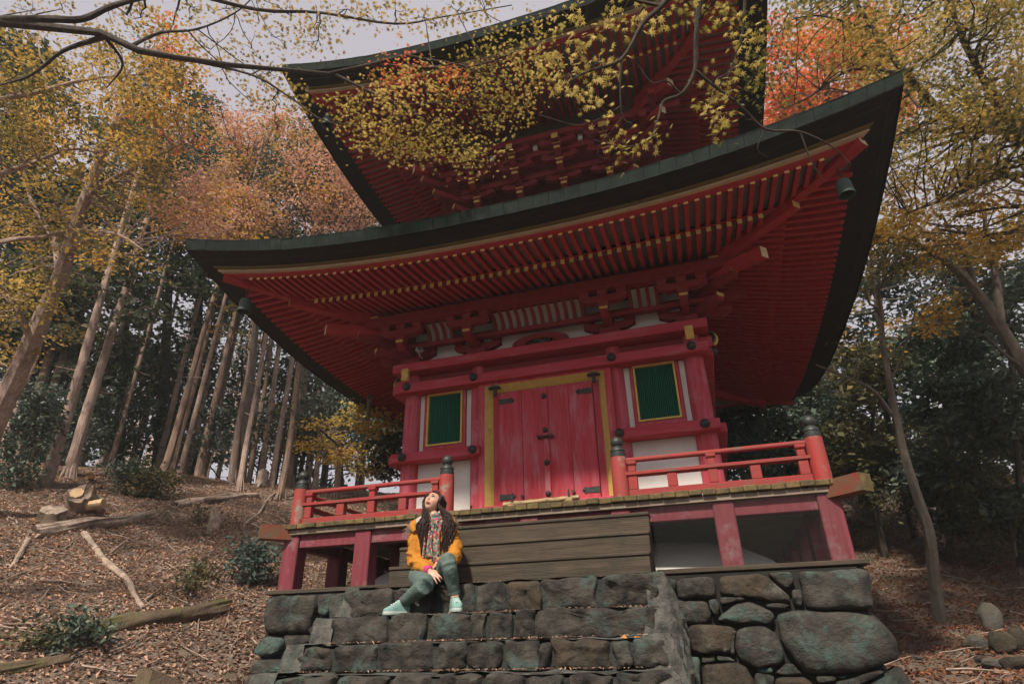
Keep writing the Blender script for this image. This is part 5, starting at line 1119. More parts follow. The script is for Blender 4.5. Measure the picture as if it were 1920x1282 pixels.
# ------------------------------------------------------------------ fallen logs, stumps, sticks
def log_mb(P, r0, r1, seed, n=26, seg=44, rough=.10):
    P = dens(P, max(2, seg//max(1, len(P)-1))); k = len(P); T = np.gradient(P, axis=0); T /= np.linalg.norm(T, axis=1)[:, None]; A = np.cross(T, [0, 0, 1.]); A /= np.linalg.norm(A, axis=1)[:, None]; B = np.cross(A, T)
    th = np.arange(n)*2*math.pi/n; R = np.linspace(r0, r1, k); s_ = np.linspace(0, 1, k)*np.linalg.norm(P[-1]-P[0])/max(r0, 1e-3)
    tw = (np.linspace(0, 1, k)*1.1)[:, None]; C3 = np.stack([np.cos(th)[None, :]*2.6+0*s_[:, None], np.sin(th)[None, :]*2.6+0*s_[:, None], s_[:, None]*.16+0*th[None, :]], -1)
    rg = rough*1.6*vnoise(C3, 1, seed)+rough*1.3*vnoise(C3*np.array([2.6, 2.6, 1.6]), 1, seed+3)+.12*vnoise(C3*np.array([.5, .5, 2.5]), 1, seed+7)
    rr = R[:, None]*(1+rg); V = P[:, None, :]+rr[..., None]*(np.cos(th+tw)[..., None]*A[:, None, :]+np.sin(th+tw)[..., None]*B[:, None, :])
    jag = np.random.default_rng(seed).normal(0, .35, n); V[0] -= T[0]*(np.abs(jag)*r0)[:, None]; V[-1] += T[-1]*(np.abs(jag[::-1])*r1)[:, None]
    V = V.reshape(-1, 3); i = np.arange(k-1)[:, None]*n; j = np.arange(n)[None, :]; q = np.stack([i+j, i+(j+1) % n, i+n+(j+1) % n, i+n+j], -1).reshape(-1, 4)
    V = np.vstack([V, P[0]+T[0]*r0*.3, P[-1]-T[-1]*r1*.3]); a = k*n; t = [(a, (x+1) % n, x) for x in range(n)]+[(a+1, (k-1)*n+x, (k-1)*n+(x+1) % n) for x in range(n)]
    return MB().add(V, q, t)
def log(name, pxs, w0, w1, m, label, seed, cat='log', up=.4, rough=.10):
    P = np.array([ghit(*p) for p in pxs]); z = proj(P[0])[2]; r0 = w0*z/FPX/2; r1 = w1*proj(P[-1])[2]/FPX/2
    P[:, 2] = terrain(P[:, 0], P[:, 1])+np.linspace(r0, r1, len(P))*up
    e = log_mb(P, r0, r1, seed, rough=rough).build(name, [m], None, True, org=P[0], label=label, cat=cat); return e
log('fallen_log', [(62, 1012), (160, 992), (230, 980), (285, 970)], 29, 20, 'dead_wood', 'long pale fallen log with twisted bark on the left slope', 1)
log('fallen_log', [(325, 958), (400, 946), (478, 930)], 18, 17, 'dead_wood', 'pale upper end of fallen trunk pointing at the small stump', 2)
log('fallen_log', [(90, 1220), (190, 1196), (300, 1174), (415, 1146)], 30, 34, 'log_moss', 'dark mossy log across the lower slope', 3)
log('fallen_log', [(-30, 1262), (60, 1256), (122, 1250)], 24, 22, 'log_moss', 'short mossy log in the bottom left corner', 4)
log('fallen_log', [(-20, 920), (100, 920), (200, 918)], 6, 5, 'dead_wood', 'thin straight pole on the ground behind the chopped stump', 5)
log('fallen_log', [(140, 880), (220, 886), (330, 896)], 6, 5, 'log_moss', 'thin mossy pole lying under the pale cedar trunks', 6)
log('fallen_log', [(365, 880), (450, 872), (560, 880)], 7, 5, 'log_moss', 'dark pole lying across the crest above the small stump', 7)
log('dead_branch', [(158, 1008), (195, 1045), (235, 1090), (250, 1120), (266, 1150)], 13, 8, 'dead_wood', 'crooked grey branch lying downhill from the pale log', 8, 'branch', .6)
log('dead_branch', [(50, 1020), (25, 1055), (-10, 1090)], 10, 5, 'dead_wood', 'mossy broken limb hanging from the near end of the pale log', 9, 'branch', .6)
sticks = [((455, 995), (516, 925), 7), ((205, 1040), (235, 1015), 4), ((0, 965), (30, 990), 5), ((10, 1090), (80, 1060), 4), ((270, 1130), (300, 1105), 5), ((370, 1195), (375, 1130), 3), ((420, 1180), (430, 1150), 3), ((470, 985), (495, 1000), 4), ((300, 1060), (350, 1030), 3), ((120, 1030), (150, 1010), 3), ((380, 1000), (440, 985), 3), ((20, 1160), (60, 1175), 3), ((200, 1130), (150, 1150), 3), ((330, 1210), (390, 1240), 3), ((100, 1100), (70, 1130), 3), ((430, 1220), (470, 1180), 3), ((560, 905), (500, 885), 4), ((260, 1000), (300, 985), 3), ((410, 1060), (380, 1090), 3), ((180, 950), (240, 938), 3)]
MARKS = {'pale fallen log': (170, 990), 'mossy log': (260, 1180), 'crooked grey branch': (215, 1075), 'teal green bush': (465, 1060), 'chopped log section': (150, 940), 'corner log': (60, 1250), 'small sawn stump': (490, 900), 'weathered snag': (400, 985), 'rotten bottom stump': (300, 1270), 'upper log end': (400, 940)}
USED = {}
def stick_label(i, a, b):
    if i == 0: return 'longest bare stick leaning on the slope near the veranda corner'
    c = ((a[0]+b[0])/2, (a[1]+b[1])/2); nm = sorted(MARKS, key=lambda k: (MARKS[k][0]-c[0])**2+(MARKS[k][1]-c[1])**2)
    for k in nm[:3]:
        dx, dy = c[0]-MARKS[k][0], c[1]-MARKS[k][1]; w_ = ('to the right of' if dx > 0 else 'to the left of') if abs(dx) > abs(dy) else ('below' if dy > 0 else 'above')
        for tilt in ('', ' pointing uphill' if abs(a[1]-b[1]) > 20 else ' lying nearly level'):
            l = 'thin bare stick%s %s the %s' % (tilt, w_, k)
            if l not in USED: USED[l] = 1; return l
    return 'thin bare stick lying on the leafy left slope'
for i, (a, b, w) in enumerate(sticks):
    P, Q = ghit(*a), ghit(*b); rs = np.random.default_rng(i); Z = wig(P, Q, rs, 7, .05); Z[:, 2] = np.maximum(Z[:, 2], terrain(Z[:, 0], Z[:, 1]))+.02; r = w*proj(P)[2]/FPX/2
    MB().tube(Z, np.linspace(r, r*.5, 7), 6).build('stick', ['dead_wood'], None, True, org=Z[0], label=stick_label(i, a, b), cat='stick', group='bare sticks on the left slope')
def stump(px, py, wpx, hpx, label, seed, m='dead_wood', cutm='cut_wood', roots=5, slant=.2):
    p = ghit(px, py); s_ = proj(p)[2]/FPX; r, h = wpx*s_/2, hpx*s_; rs = np.random.default_rng(seed); e = empty('stump', p, label, 'stump'); n = 20
    th = np.arange(n)*2*math.pi/n; ridge = 1+.10*np.sin(5*th+seed)+rs.normal(0, .04, n); V = []
    lv = [(-.15, 1.5), (0, 1.3), (.15, 1.1), (.5, 1.0), (1.0, .94)]
    for t, f in lv: V.append(np.stack([p[0]+r*f*ridge*np.cos(th), p[1]+r*f*ridge*np.sin(th), p[2]+h*t+(slant*h*np.cos(th+seed)*t)+.03*h*rs.normal(0, 1, n)*(t > .9)], 1))
    V = np.concatenate(V); i = np.arange(n); q = np.concatenate([np.stack([a*n+i, a*n+(i+1) % n, (a+1)*n+(i+1) % n, (a+1)*n+i], 1) for a in range(len(lv)-1)])
    MB().add(V, q).build('bark', [m], e, True); c = V[-n:].mean(0); MB().add(np.vstack([V[-n:], c]), t=[(x, (x+1) % n, n) for x in range(n)]).build('cut_face', [cutm], e)
    rb = MB()
    for k in range(roots):
        a = rs.uniform(0, 6.28); d = np.array([math.cos(a), math.sin(a), 0]); Q = [p+d*r*.8+[0, 0, h*.15], p+d*r*1.5+[0, 0, -.0], p+d*r*2.3+[0, 0, -.08]]; rb.tube(dens(Q, 4), np.linspace(r*.28, r*.08, 9), 6)
    rb.build('roots', [m], e, True)
stump(490, 912, 20, 26, 'small sawn stump at the upper end of the log', 1, 'dead_wood')
stump(300, 1296, 84, 24, 'broad dark rotten stump at the bottom of the slope', 2, 'log_moss', 'log_moss', 8, .7)
stump(400, 1000, 24, 34, 'pale weathered snag standing on the slope', 3, 'dead_wood', 'dead_wood', 3, .5)
stump(90, 985, 44, 30, 'rotten brown stump behind the pale log', 4, 'log_moss', 'dead_wood', 5, .4)
# chopped log section with bright split faces
p = ghit(150, 958); s_ = proj(p)[2]/FPX; e = empty('chopped_log', p, 'chopped log section with bright split wood by the stump', 'log')
ax = _r*.9*0+np.array([.35, -.7, .45]); ax /= np.linalg.norm(ax); c = p+np.array([0, 0, 20*s_])
log_mb(np.array([c-ax*22*s_, c, c+ax*18*s_]), 25*s_, 22*s_, 7, seg=12).build('bark', ['dead_wood'], e, True)
sd_ = _r*1.0
MB().tube([c-ax*18*s_-sd_*12*s_, c+ax*21*s_-sd_*7*s_], [15*s_, 12*s_], 7).build('split_face', ['cut_wood'], e)
MB().tube([p+_r*22*s_+np.array([0, -.1, 8*s_]), p+_r*50*s_+np.array([0, -.1, 12*s_])], [9*s_, 9*s_], 9).build('split_billet', ['cut_wood'], e, True)
p = ghit(168, 905); s_ = proj(p)[2]/FPX; d = CAM-p; d /= np.linalg.norm(d)
e = empty('sawn_branch', p, 'small log with a bright orange sawn end facing the viewer', 'log'); c = p+np.array([0, 0, 12*s_])
MB().tube([c, c-d*.6-np.array([0, 0, .12])], [5*s_, 5*s_], 12).build('bark', ['bark_brown'], e, True); MB().tube([c+d*.012, c+d*.002], [4.6*s_, 4.6*s_], 12).build('cut_face', ['cut_orange'], e)
# rocks and the weathered standing stone on the right
def rock(px, py, wpx, hpx, label, seed, m='stone_brown', tall=False):
    p = ghit(px, py); s_ = proj(p)[2]/FPX; w, h = wpx*s_/2, hpx*s_/2; n = 18; k = 11; th = np.linspace(0, 2*math.pi, n, endpoint=False); V = []
    for a in range(k):
        ph = -math.pi/2+math.pi*a/(k-1); V.append(np.stack([math.cos(ph)*np.cos(th), math.cos(ph)*np.sin(th), np.full(n, math.sin(ph))], 1))
    V = np.concatenate(V); V = np.sign(V)*np.abs(V)**(.8); V *= (1+.30*fbm(V, 1.3, seed)+.10*np.abs(vnoise(V, 3.2, seed)))[:, None]; V = p+np.array([0, 0, h*.75])+V*np.array([w, w*.8, h])
    i = np.arange(n); q = np.concatenate([np.stack([a*n+i, a*n+(i+1) % n, (a+1)*n+(i+1) % n, (a+1)*n+i], 1) for a in range(k-1)])
    return MB().add(V, q).build('standing_stone' if tall else 'rock', [m], None, True, org=p, label=label, cat='rock')
mat('stone_light', (.05, .047, .043), (.085, .078, .07), 5, (1, 1, 1), .9, (.09, .085, .06), 4, .5, .7, bump=.8, bscale=14)
rock(1866, 1182, 36, 50, 'weathered carved standing stone on the right ground', 1, 'stone_light', True)
for i, (a, b, w, h, lab) in enumerate(((1835, 1218, 34, 26, 'flat mossy rock below the standing stone'), (1885, 1222, 46, 40, 'largest dark rock of the pile below the standing stone'), (1915, 1215, 30, 40, 'rock cut by the right frame edge'), (1862, 1250, 32, 18, 'pale low rock at the foot of the pile'), (1905, 1252, 44, 22, 'wide rock at the bottom right of the pile'), (1840, 1240, 18, 12, 'smallest pebble-like rock beside the pile'), (1895, 1275, 30, 18, 'lowest rock of the pile near the frame bottom'), (1722, 1235, 16, 7, 'tiny pale stone alone among the dark leaves'))):
    rock(a, b, w, h, lab, 10+i, 'stone_light' if i in (3, 0, 7) else 'stone_brown')

# twigs strewn over the slopes
rs = np.random.default_rng(15); tb = MB()
for k in range(900):
    x, y = (rs.uniform(-12, -2.9), rs.uniform(-5.5, 5)) if k < 650 else (rs.uniform(3.0, 8), rs.uniform(-3, 7))
    L = rs.uniform(.12, .55); a = rs.uniform(0, 6.28); P = np.array([x, y, 0]); Q = P+np.array([math.cos(a)*L, math.sin(a)*L, 0]); Z = wig(P, Q, rs, 4, .12); Z[:, 2] = terrain(Z[:, 0], Z[:, 1])+rs.uniform(.012, .05); tb.tube(Z, np.linspace(.008, .003, 4)*rs.uniform(.6, 1.5), 4, cap=False)
tb.build('twig_litter', ['dead_wood'], label='small dry twigs strewn over the leafy slopes', cat='twigs', kind='stuff')
# ------------------------------------------------------------------ the seated woman
mat('skin', (.52, .29, .21), (.56, .32, .24), 8, (1, 1, 1), .5, spec=.35)
mat('lip', (.42, .13, .12), rough=.45); mat('eye', (.02, .015, .012), rough=.25, spec=.5); mat('eye_white', (.6, .57, .54), rough=.4); mat('brow', (.03, .02, .016), rough=.8)
mat('hair', (.014, .009, .008), (.026, .014, .011), 30, (6, 6, 1), .55, (.07, .030, .018), 3, .62, .8, spec=.25)
mat('jacket', (.44, .185, .020), (.36, .140, .014), 9, (1, 1, 1), .85, (.56, .26, .045), 6, .55, .75, bump=.5, bscale=34)
mat('jacket_lining', (.44, .38, .36), (.36, .31, .30), 9, (1, 1, 1), .9)
mat('fur', (.30, .25, .20), (.17, .13, .10), 20, (1, 1, 1), .9)
mat('jeans', (.082, .125, .112), (.105, .155, .138), 10, (1, 1, 1), .9, (.068, .102, .092), 5, .5, .7, bump=.5, bscale=40)
mat('pink_cuff', (.46, .05, .20), (.40, .04, .16), 9, (1, 1, 1), .85, bump=.5, bscale=60)
mat('sneaker', (.20, .34, .32), (.16, .29, .27), 10, (1, 1, 1), .75, bump=.3, bscale=50); mat('sneaker_sole', (.34, .42, .39), rough=.7); mat('lace', (.52, .62, .58), rough=.8)
def scarfmat():
    m = bpy.data.materials.new('scarf'); m.use_nodes = True; n = m.node_tree.nodes; l = m.node_tree.links; b = n['Principled BSDF']; b.inputs['Roughness'].default_value = .85
    tc = n.new('ShaderNodeTexCoord'); v = n.new('ShaderNodeTexVoronoi'); v.inputs['Scale'].default_value = 60; v.inputs['Randomness'].default_value = 1; l.new(tc.outputs['Object'], v.inputs['Vector'])
    s_ = n.new('ShaderNodeSeparateColor'); l.new(v.outputs['Color'], s_.inputs[0]); cr = n.new('ShaderNodeValToRGB'); cr.color_ramp.interpolation = 'CONSTANT'; e = cr.color_ramp.elements
    cols = [(.05, .14, .125), (.42, .36, .27), (.40, .03, .07), (.07, .16, .145), (.45, .38, .30), (.32, .13, .05), (.03, .04, .045), (.45, .07, .14), (.13, .19, .155)]
    e[0].color = (*cols[0], 1); e[1].position = 1/9; e[1].color = (*cols[1], 1)
    for i in range(2, 9): x = e.new(i/9); x.color = (*cols[i], 1)
    l.new(s_.outputs[0], cr.inputs[0]); l.new(cr.outputs[0], b.inputs['Base Color']); MATS['scarf'] = m
scarfmat()
def J(px, py, y): return onpl(px, py, 1, y)
def solid(mb, voxel, smooth=6, name='tmp'):
    """fuse overlapping closed shapes into one continuous skin"""
    o = bpy.data.objects.new(name, mb.mesh(name, ['skin'])); col.objects.link(o)
    r = o.modifiers.new('r', 'REMESH'); r.mode = 'VOXEL'; r.voxel_size = voxel*S
    s_ = o.modifiers.new('s', 'SMOOTH'); s_.iterations = smooth; s_.factor = .5
    bpy.context.view_layer.update(); dg = bpy.context.evaluated_depsgraph_get(); ev = o.evaluated_get(dg); me = ev.to_mesh()
    V = np.zeros(len(me.vertices)*3); me.vertices.foreach_get('co', V); V = V.reshape(-1, 3)/S
    tot = np.zeros(len(me.polygons), np.int32); me.polygons.foreach_get('loop_total', tot); li = np.zeros(len(me.loops), np.int32); me.loops.foreach_get('vertex_index', li)
    st = np.concatenate([[0], np.cumsum(tot)[:-1]]); q = li[st[tot == 4][:, None]+np.arange(4)]; t3 = li[st[tot == 3][:, None]+np.arange(3)]
    ev.to_mesh_clear(); me0 = o.data; bpy.data.objects.remove(o); bpy.data.meshes.remove(me0)
    return V, q, t3
def ball(mb, c, r, n=14):
    r = np.broadcast_to(np.asarray(r, float), (3,)); th = np.arange(n)*2*math.pi/n; P = []
    ph = np.linspace(-math.pi/2, math.pi/2, 9)[1:-1]
    for a in ph: P.append(np.stack([math.cos(a)*np.cos(th), math.cos(a)*np.sin(th), np.full(n, math.sin(a))], 1))
    V = np.concatenate(P+[np.array([[0, 0, -1.], [0, 0, 1.]])])*r+np.asarray(c); k = len(ph); i = np.arange(n)
    q = np.concatenate([np.stack([a*n+i, a*n+(i+1) % n, (a+1)*n+(i+1) % n, (a+1)*n+i], 1) for a in range(k-1)])
    t = [(k*n, (x+1) % n, x) for x in range(n)]+[(k*n+1, (k-1)*n+x, (k-1)*n+(x+1) % n) for x in range(n)]
    return mb.add(V, q, t)
def limb(mb, P, R, n=14):
    P = np.asarray(P, float); D = dens(P, 5); R = np.interp(np.linspace(0, 1, len(D)), np.linspace(0, 1, len(P)), R); mb.tube(D, R, n); ball(mb, P[0], R[0]); ball(mb, P[-1], R[-1]); return mb
def ring_loft(mb, rings, n=24):
    """rings: (centre, ax, ay, frame_x, frame_y)"""
    th = np.arange(n)*2*math.pi/n; V = []
    for c, a, b, fx, fy in rings: V.append(np.asarray(c)+np.cos(th)[:, None]*a*np.asarray(fx)+np.sin(th)[:, None]*b*np.asarray(fy))
    k = len(rings); V = np.concatenate(V+[np.array([rings[0][0], rings[-1][0]])]); i = np.arange(n)
    q = np.concatenate([np.stack([a*n+i, a*n+(i+1) % n, (a+1)*n+(i+1) % n, (a+1)*n+i], 1) for a in range(k-1)])
    t = [(k*n, (x+1) % n, x) for x in range(n)]+[(k*n+1, (k-1)*n+x, (k-1)*n+(x+1) % n) for x in range(n)]
    return mb.add(V, q, t)
pelvis = J(806, 1078, -3.43); chest = J(812, 1012, -3.42); neck = J(815, 975, -3.42); headc = J(812, 943, -3.40)
shL, shR = J(783, 990, -3.43), J(845, 989, -3.43); elL, wrL, hnL = J(777, 1052, -3.50), J(806, 1070, -3.76), J(816, 1080, -3.80)
elR, wrR, hnR = J(853, 1042, -3.53), J(820, 1057, -3.72), J(812, 1066, -3.77)
hpL, knL, anL, toL = J(786, 1080, -3.46), J(797, 1096, -3.90), J(757, 1128, -3.70), J(727, 1141, -3.80)
hpR, knR, anR, toR = J(829, 1078, -3.46), J(840, 1052, -3.84), J(853, 1116, -3.74), J(862, 1139, -3.93)
anL[2] = max(anL[2], -.925); anR[2] = max(anR[2], -.915)
woman = empty('person', pelvis-np.array([0, 0, .09]), 'woman in mustard jacket and green jeans sitting on the stone steps looking up', 'person')
RX = np.array([math.cos(.05), math.sin(.05), 0]); RY = np.array([-RX[1], RX[0], 0]); UZ = np.array([0, 0, 1.])
# head frame: face turned up and to the left of the picture
fd = -.27*_r+.36*UZ-.85*np.array([_f[0], _f[1], 0])/np.hypot(_f[0], _f[1]); fd /= np.linalg.norm(fd)
hx_ = np.cross(fd, UZ); hx_ /= np.linalg.norm(hx_); hx_ = hx_*math.cos(.18)+np.cross(fd, hx_)*math.sin(.18)*-1; hz_ = np.cross(hx_, fd)
def HL(p): p = np.atleast_2d(p); return headc+p[:, :1]*hx_+p[:, 1:2]*fd+p[:, 2:]*hz_
def head_shape(n=56, m=44):
    th = np.linspace(0, 2*math.pi, n, endpoint=False); ph = np.linspace(-math.pi/2, math.pi/2, m); T, P = np.meshgrid(th, ph[1:-1], indexing='xy')
    d = np.stack([np.cos(P)*np.cos(T), np.cos(P)*np.sin(T), np.sin(P)], -1).reshape(-1, 3); d = np.vstack([d, [0, 0, -1], [0, 0, 1]])
    x, y, z = d.T; X = x*.070; Y = y*.086; Z = z*.098
    lo = np.clip(-z, 0, 1); X = X*(1-.34*lo**1.4); Y = np.where(y > 0, Y*(1-.10*lo), Y*(1-.42*lo)); Y = Y+.012*lo*(y > -.3)
    fr = (y > 0)
    g = lambda x0, z0, sx, sz: np.exp(-((X-x0)/sx)**2-((Z-z0)/sz)**2)*fr
    Y = Y+.020*g(0, -.012, .010, .020)+.010*g(0, .012, .007, .02)-.010*(g(.026, .014, .014, .010)+g(-.026, .014, .014, .010))+.004*(g(.026, .032, .018, .008)+g(-.026, .032, .018, .008))+.006*g(0, -.044, .018, .009)+.009*g(0, -.078, .018, .012)+.004*(g(.036, -.02, .016, .016)+g(-.036, -.02, .016, .016))-.004*g(0, -.032, .012, .005)
    L = np.stack([X, Y, Z], 1); i = np.arange(n); k = m-2; q = np.concatenate([np.stack([a*n+i, a*n+(i+1) % n, (a+1)*n+(i+1) % n, (a+1)*n+i], 1) for a in range(k-1)])
    t = [(k*n, (w+1) % n, w) for w in range(n)]+[(k*n+1, (k-1)*n+w, (k-1)*n+(w+1) % n) for w in range(n)]
    return L, q, t
hl, hq, ht = head_shape()
bm_ = MB().add(HL(hl), hq, ht)
nk0 = HL([0, -.030, -.055])[0]; limb(bm_, [neck-np.array([0, -.01, .04]), (neck+nk0)/2, nk0], [.050, .044, .046])
for sx in (-1, 1): ball(bm_, HL([sx*.068, -.012, -.005])[0], (.010, .016, .022))
ring_loft(bm_, [(pelvis-UZ*.07, .13, .09, RX, RY), (pelvis+UZ*.03, .14, .09, RX, RY), (chest-UZ*.09, .11, .075, RX, RY), (chest, .125, .08, RX, RY), (neck-UZ*.05, .12, .06, RX, RY), (neck-UZ*.01, .05, .05, RX, RY)])
limb(bm_, [shL+RX*.012, shL*.5+elL*.5-RX*.006, elL, elL*.5+wrL*.5, wrL], [.040, .036, .032, .027, .021]); limb(bm_, [shR-RX*.012, shR*.5+elR*.5+RX*.006, elR, elR*.5+wrR*.5, wrR], [.040, .036, .032, .027, .021])
limb(bm_, [hpL, hpL*.45+knL*.55-UZ*.005, knL, knL*.5+anL*.5, anL], [.070, .058, .044, .038, .030]); limb(bm_, [hpR, hpR*.45+knR*.55-UZ*.005, knR, knR*.5+anR*.5, anR], [.070, .058, .042, .038, .030])
def hand(mb, w, d, palm_n, thumb_side, L=.075):
    """palm and five bent fingers; d = pointing direction, palm_n = back-of-hand direction"""
    d = d/np.linalg.norm(d); s_ = np.cross(palm_n, d); s_ /= np.linalg.norm(s_); nn = np.cross(d, s_)
    pc = w+d*.036; V = np.array([-1, 1])
    ring_loft(mb, [(w-d*.01, .020, .015, s_, nn), (w+d*.012, .025, .014, s_, nn), (w+d*.035, .032, .014, s_, nn), (w+d*.058, .033, .012, s_, nn), (w+d*.066, .028, .009, s_, nn)], 14)
    for k, (o, l_) in enumerate(((-.026, .056), (-.009, .068), (.009, .064), (.026, .048))):
        b = w+d*.060+s_*o*thumb_side; dd = d+s_*o*9*thumb_side; dd /= np.linalg.norm(dd)
        limb(mb, [b, b+dd*l_*.45-nn*.002, b+dd*l_*.75-nn*.010, b+dd*l_*.95-nn*.022], [.0082, .0078, .0072, .0060], 8)
    b = w+d*.018-s_*.022*thumb_side; dd = d*.75-s_*.55*thumb_side-nn*.3; dd /= np.linalg.norm(dd); limb(mb, [b, b+dd*.028, b+dd*.052+d*.006], [.012, .0105, .008], 8)
    return w
hdL = hnL-wrL+np.array([.06, 0, -.10]); hand(bm_, wrL, J(824, 1091, -3.80)-wrL, -_f*.8+_r*.3+UZ*.3, -1)
hand(bm_, wrR, J(806, 1073, -3.70)-wrR, -_f*.3+UZ*.8, 1)
V, q, t = solid(bm_, .0038, 1); MB().add(V, q, t).build('body', ['skin'], woman, True)
# face details
for sx in (-1, 1):
    MB_ = ball(MB(), HL([sx*.026, .0705, .013])[0], .0105, 12).build('eye', ['eye_white'], woman, True)
    ball(MB(), HL([sx*.026+.001, .0775, .0145])[0], .0058, 10).build('iris', ['eye'], MB_, True)
    MB().tube(HL([[sx*.012, .084, .0215], [sx*.026, .0855, .0235], [sx*.041, .076, .019]]), [.0022, .003, .0018], 6).build('eyelash', ['brow'], woman, True)
    MB().tube(HL([[sx*.010, .090, .031], [sx*.026, .090, .037], [sx*.044, .078, .031]]), [.0028, .0032, .0016], 6).build('eyebrow', ['brow'], woman, True)
MB().tube(HL([[-.022, .078, -.044], [-.009, .0905, -.0415], [0, .092, -.0425], [.009, .0905, -.0415], [.022, .078, -.044]]), [.0015, .0034, .003, .0034, .0015], 6).build('lip', ['lip'], woman, True)
MB().tube(HL([[-.020, .079, -.047], [0, .0915, -.0515], [.020, .079, -.047]]), [.0015, .0045, .0015], 6).build('lip', ['lip'], woman, True)
# jeans
jb = MB(); ring_loft(jb, [(pelvis-UZ*.085, .145, .10, RX, RY), (pelvis-UZ*.02, .165, .115, RX, RY), (pelvis+UZ*.07, .14, .10, RX, RY)])
cufL = anL+(knL-anL)*.10; cufR = anR+(knR-anR)*.12
limb(jb, [hpL, hpL*.45+knL*.55-UZ*.005, knL, knL*.5+anL*.5, cufL], [.092, .082, .068, .058, .045]); limb(jb, [hpR, hpR*.45+knR*.55-UZ*.005, knR, knR*.5+anR*.5, cufR], [.092, .082, .066, .056, .043])
V, q, t = solid(jb, .008, 5); V = V+(.007*fbm(V, 13, 2, 3)-.006*np.abs(vnoise(V, 22, 6)))[:, None]*np.array([.5, -1, .4]); MB().add(V, q, t).build('jeans', ['jeans'], woman, True)
for c, k in ((cufL, knL), (cufR, knR)):
    d = (k-c)/np.linalg.norm(k-c); MB().tube([c-d*.012, c+d*.008], [.047, .048], 16, cap=False).build('trouser_hem', ['jeans'], woman, True)
# jacket: body, sleeves, hem, hood
kb = MB()
ring_loft(kb, [(pelvis+UZ*.0-RY*.0, .172, .128, RX, RY), (pelvis+UZ*.06, .170, .125, RX, RY), (chest-UZ*.10, .152, .112, RX, RY), (chest-UZ*.0, .160, .115, RX, RY), (chest+UZ*.075, .165, .105, RX, RY), (neck-UZ*.045, .135, .085, RX, RY), (neck-UZ*.005, .07, .065, RX, RY)], 28)
cL = wrL+(elL-wrL)*.20; cR = wrR+(elR-wrR)*.18
limb(kb, [shL+RX*.012, shL*.5+elL*.5-RX*.006, elL, elL*.5+cL*.5, cL], [.072, .070, .064, .058, .046]); limb(kb, [shR-RX*.012, shR*.5+elR*.5+RX*.006, elR, elR*.5+cR*.5, cR], [.072, .070, .064, .058, .046])
V, q, t = solid(kb, .008, 4)
fold = .014*fbm(V*np.array([1, 1, 1.6]), 8, 6, 4)-.010*np.abs(vnoise(V*np.array([.8, 1, 1.7]), 15, 9))+.004*np.sin(V[:, 2]*60+9*vnoise(V, 5, 3)); N_c = V-np.array([chest[0], chest[1]+.02, 0])*np.array([1, 1, 0])-np.array([0, 0, 1])*V[:, 2:]*np.array([0, 0, 1]); N_c /= np.linalg.norm(N_c, axis=1)[:, None]+1e-6
V = V+fold[:, None]*N_c; MB().add(V, q, t).build('jacket', ['jacket'], woman, True)
def hood_side(sx):
    a = neck+np.array([0, .07, .01]); fb = []
    pts = [neck+RX*sx*.04+RY*.075+UZ*.005, neck+RX*sx*.105+RY*.05+UZ*.005, neck+RX*sx*.155-RY*.02-UZ*.025, neck+RX*sx*.165-RY*.07-UZ*.06, neck+RX*sx*.135-RY*.10-UZ*.105]
    h = MB().tube(dens(pts, 5), np.interp(np.linspace(0, 1, 21), [0, .3, .7, 1], [.040, .046, .046, .020]), 12).build('hood', ['jacket'], woman, True)
    inn = [p+UZ*.022-RX*sx*.018 for p in pts[:4]]; MB().tube(dens(inn, 5), np.interp(np.linspace(0, 1, 16), [0, .5, 1], [.034, .038, .020]), 10).build('hood_lining', ['jacket_lining'], woman, True)
    fm = MB(); rs = np.random.default_rng(60+sx); D = dens(pts, 8)[10:]
    for k in range(170):
        c = D[rs.integers(len(D))]+RX*sx*.034+rs.normal(0, .013, 3); d = RX*sx*rs.uniform(.3, 1)+rs.normal(0, .5, 3); d /= np.linalg.norm(d); L = rs.uniform(.02, .05)
        fm.tube([c, c+d*L*.5, c+d*L-UZ*.006], [.0018, .0014, .0005], 3, cap=False)
    fm.build('fur_trim', ['fur'], woman)
hood_side(-1); hood_side(1)
# pink cuffs
for w, e_ in ((wrL, elL), (wrR, elR)):
    d = (e_-w)/np.linalg.norm(e_-w); MB().tube([w-d*.004, w+d*.02, w+d*.055, w+d*.075], [.031, .034, .039, .041], 14).build('cuff', ['pink_cuff'], woman, True)
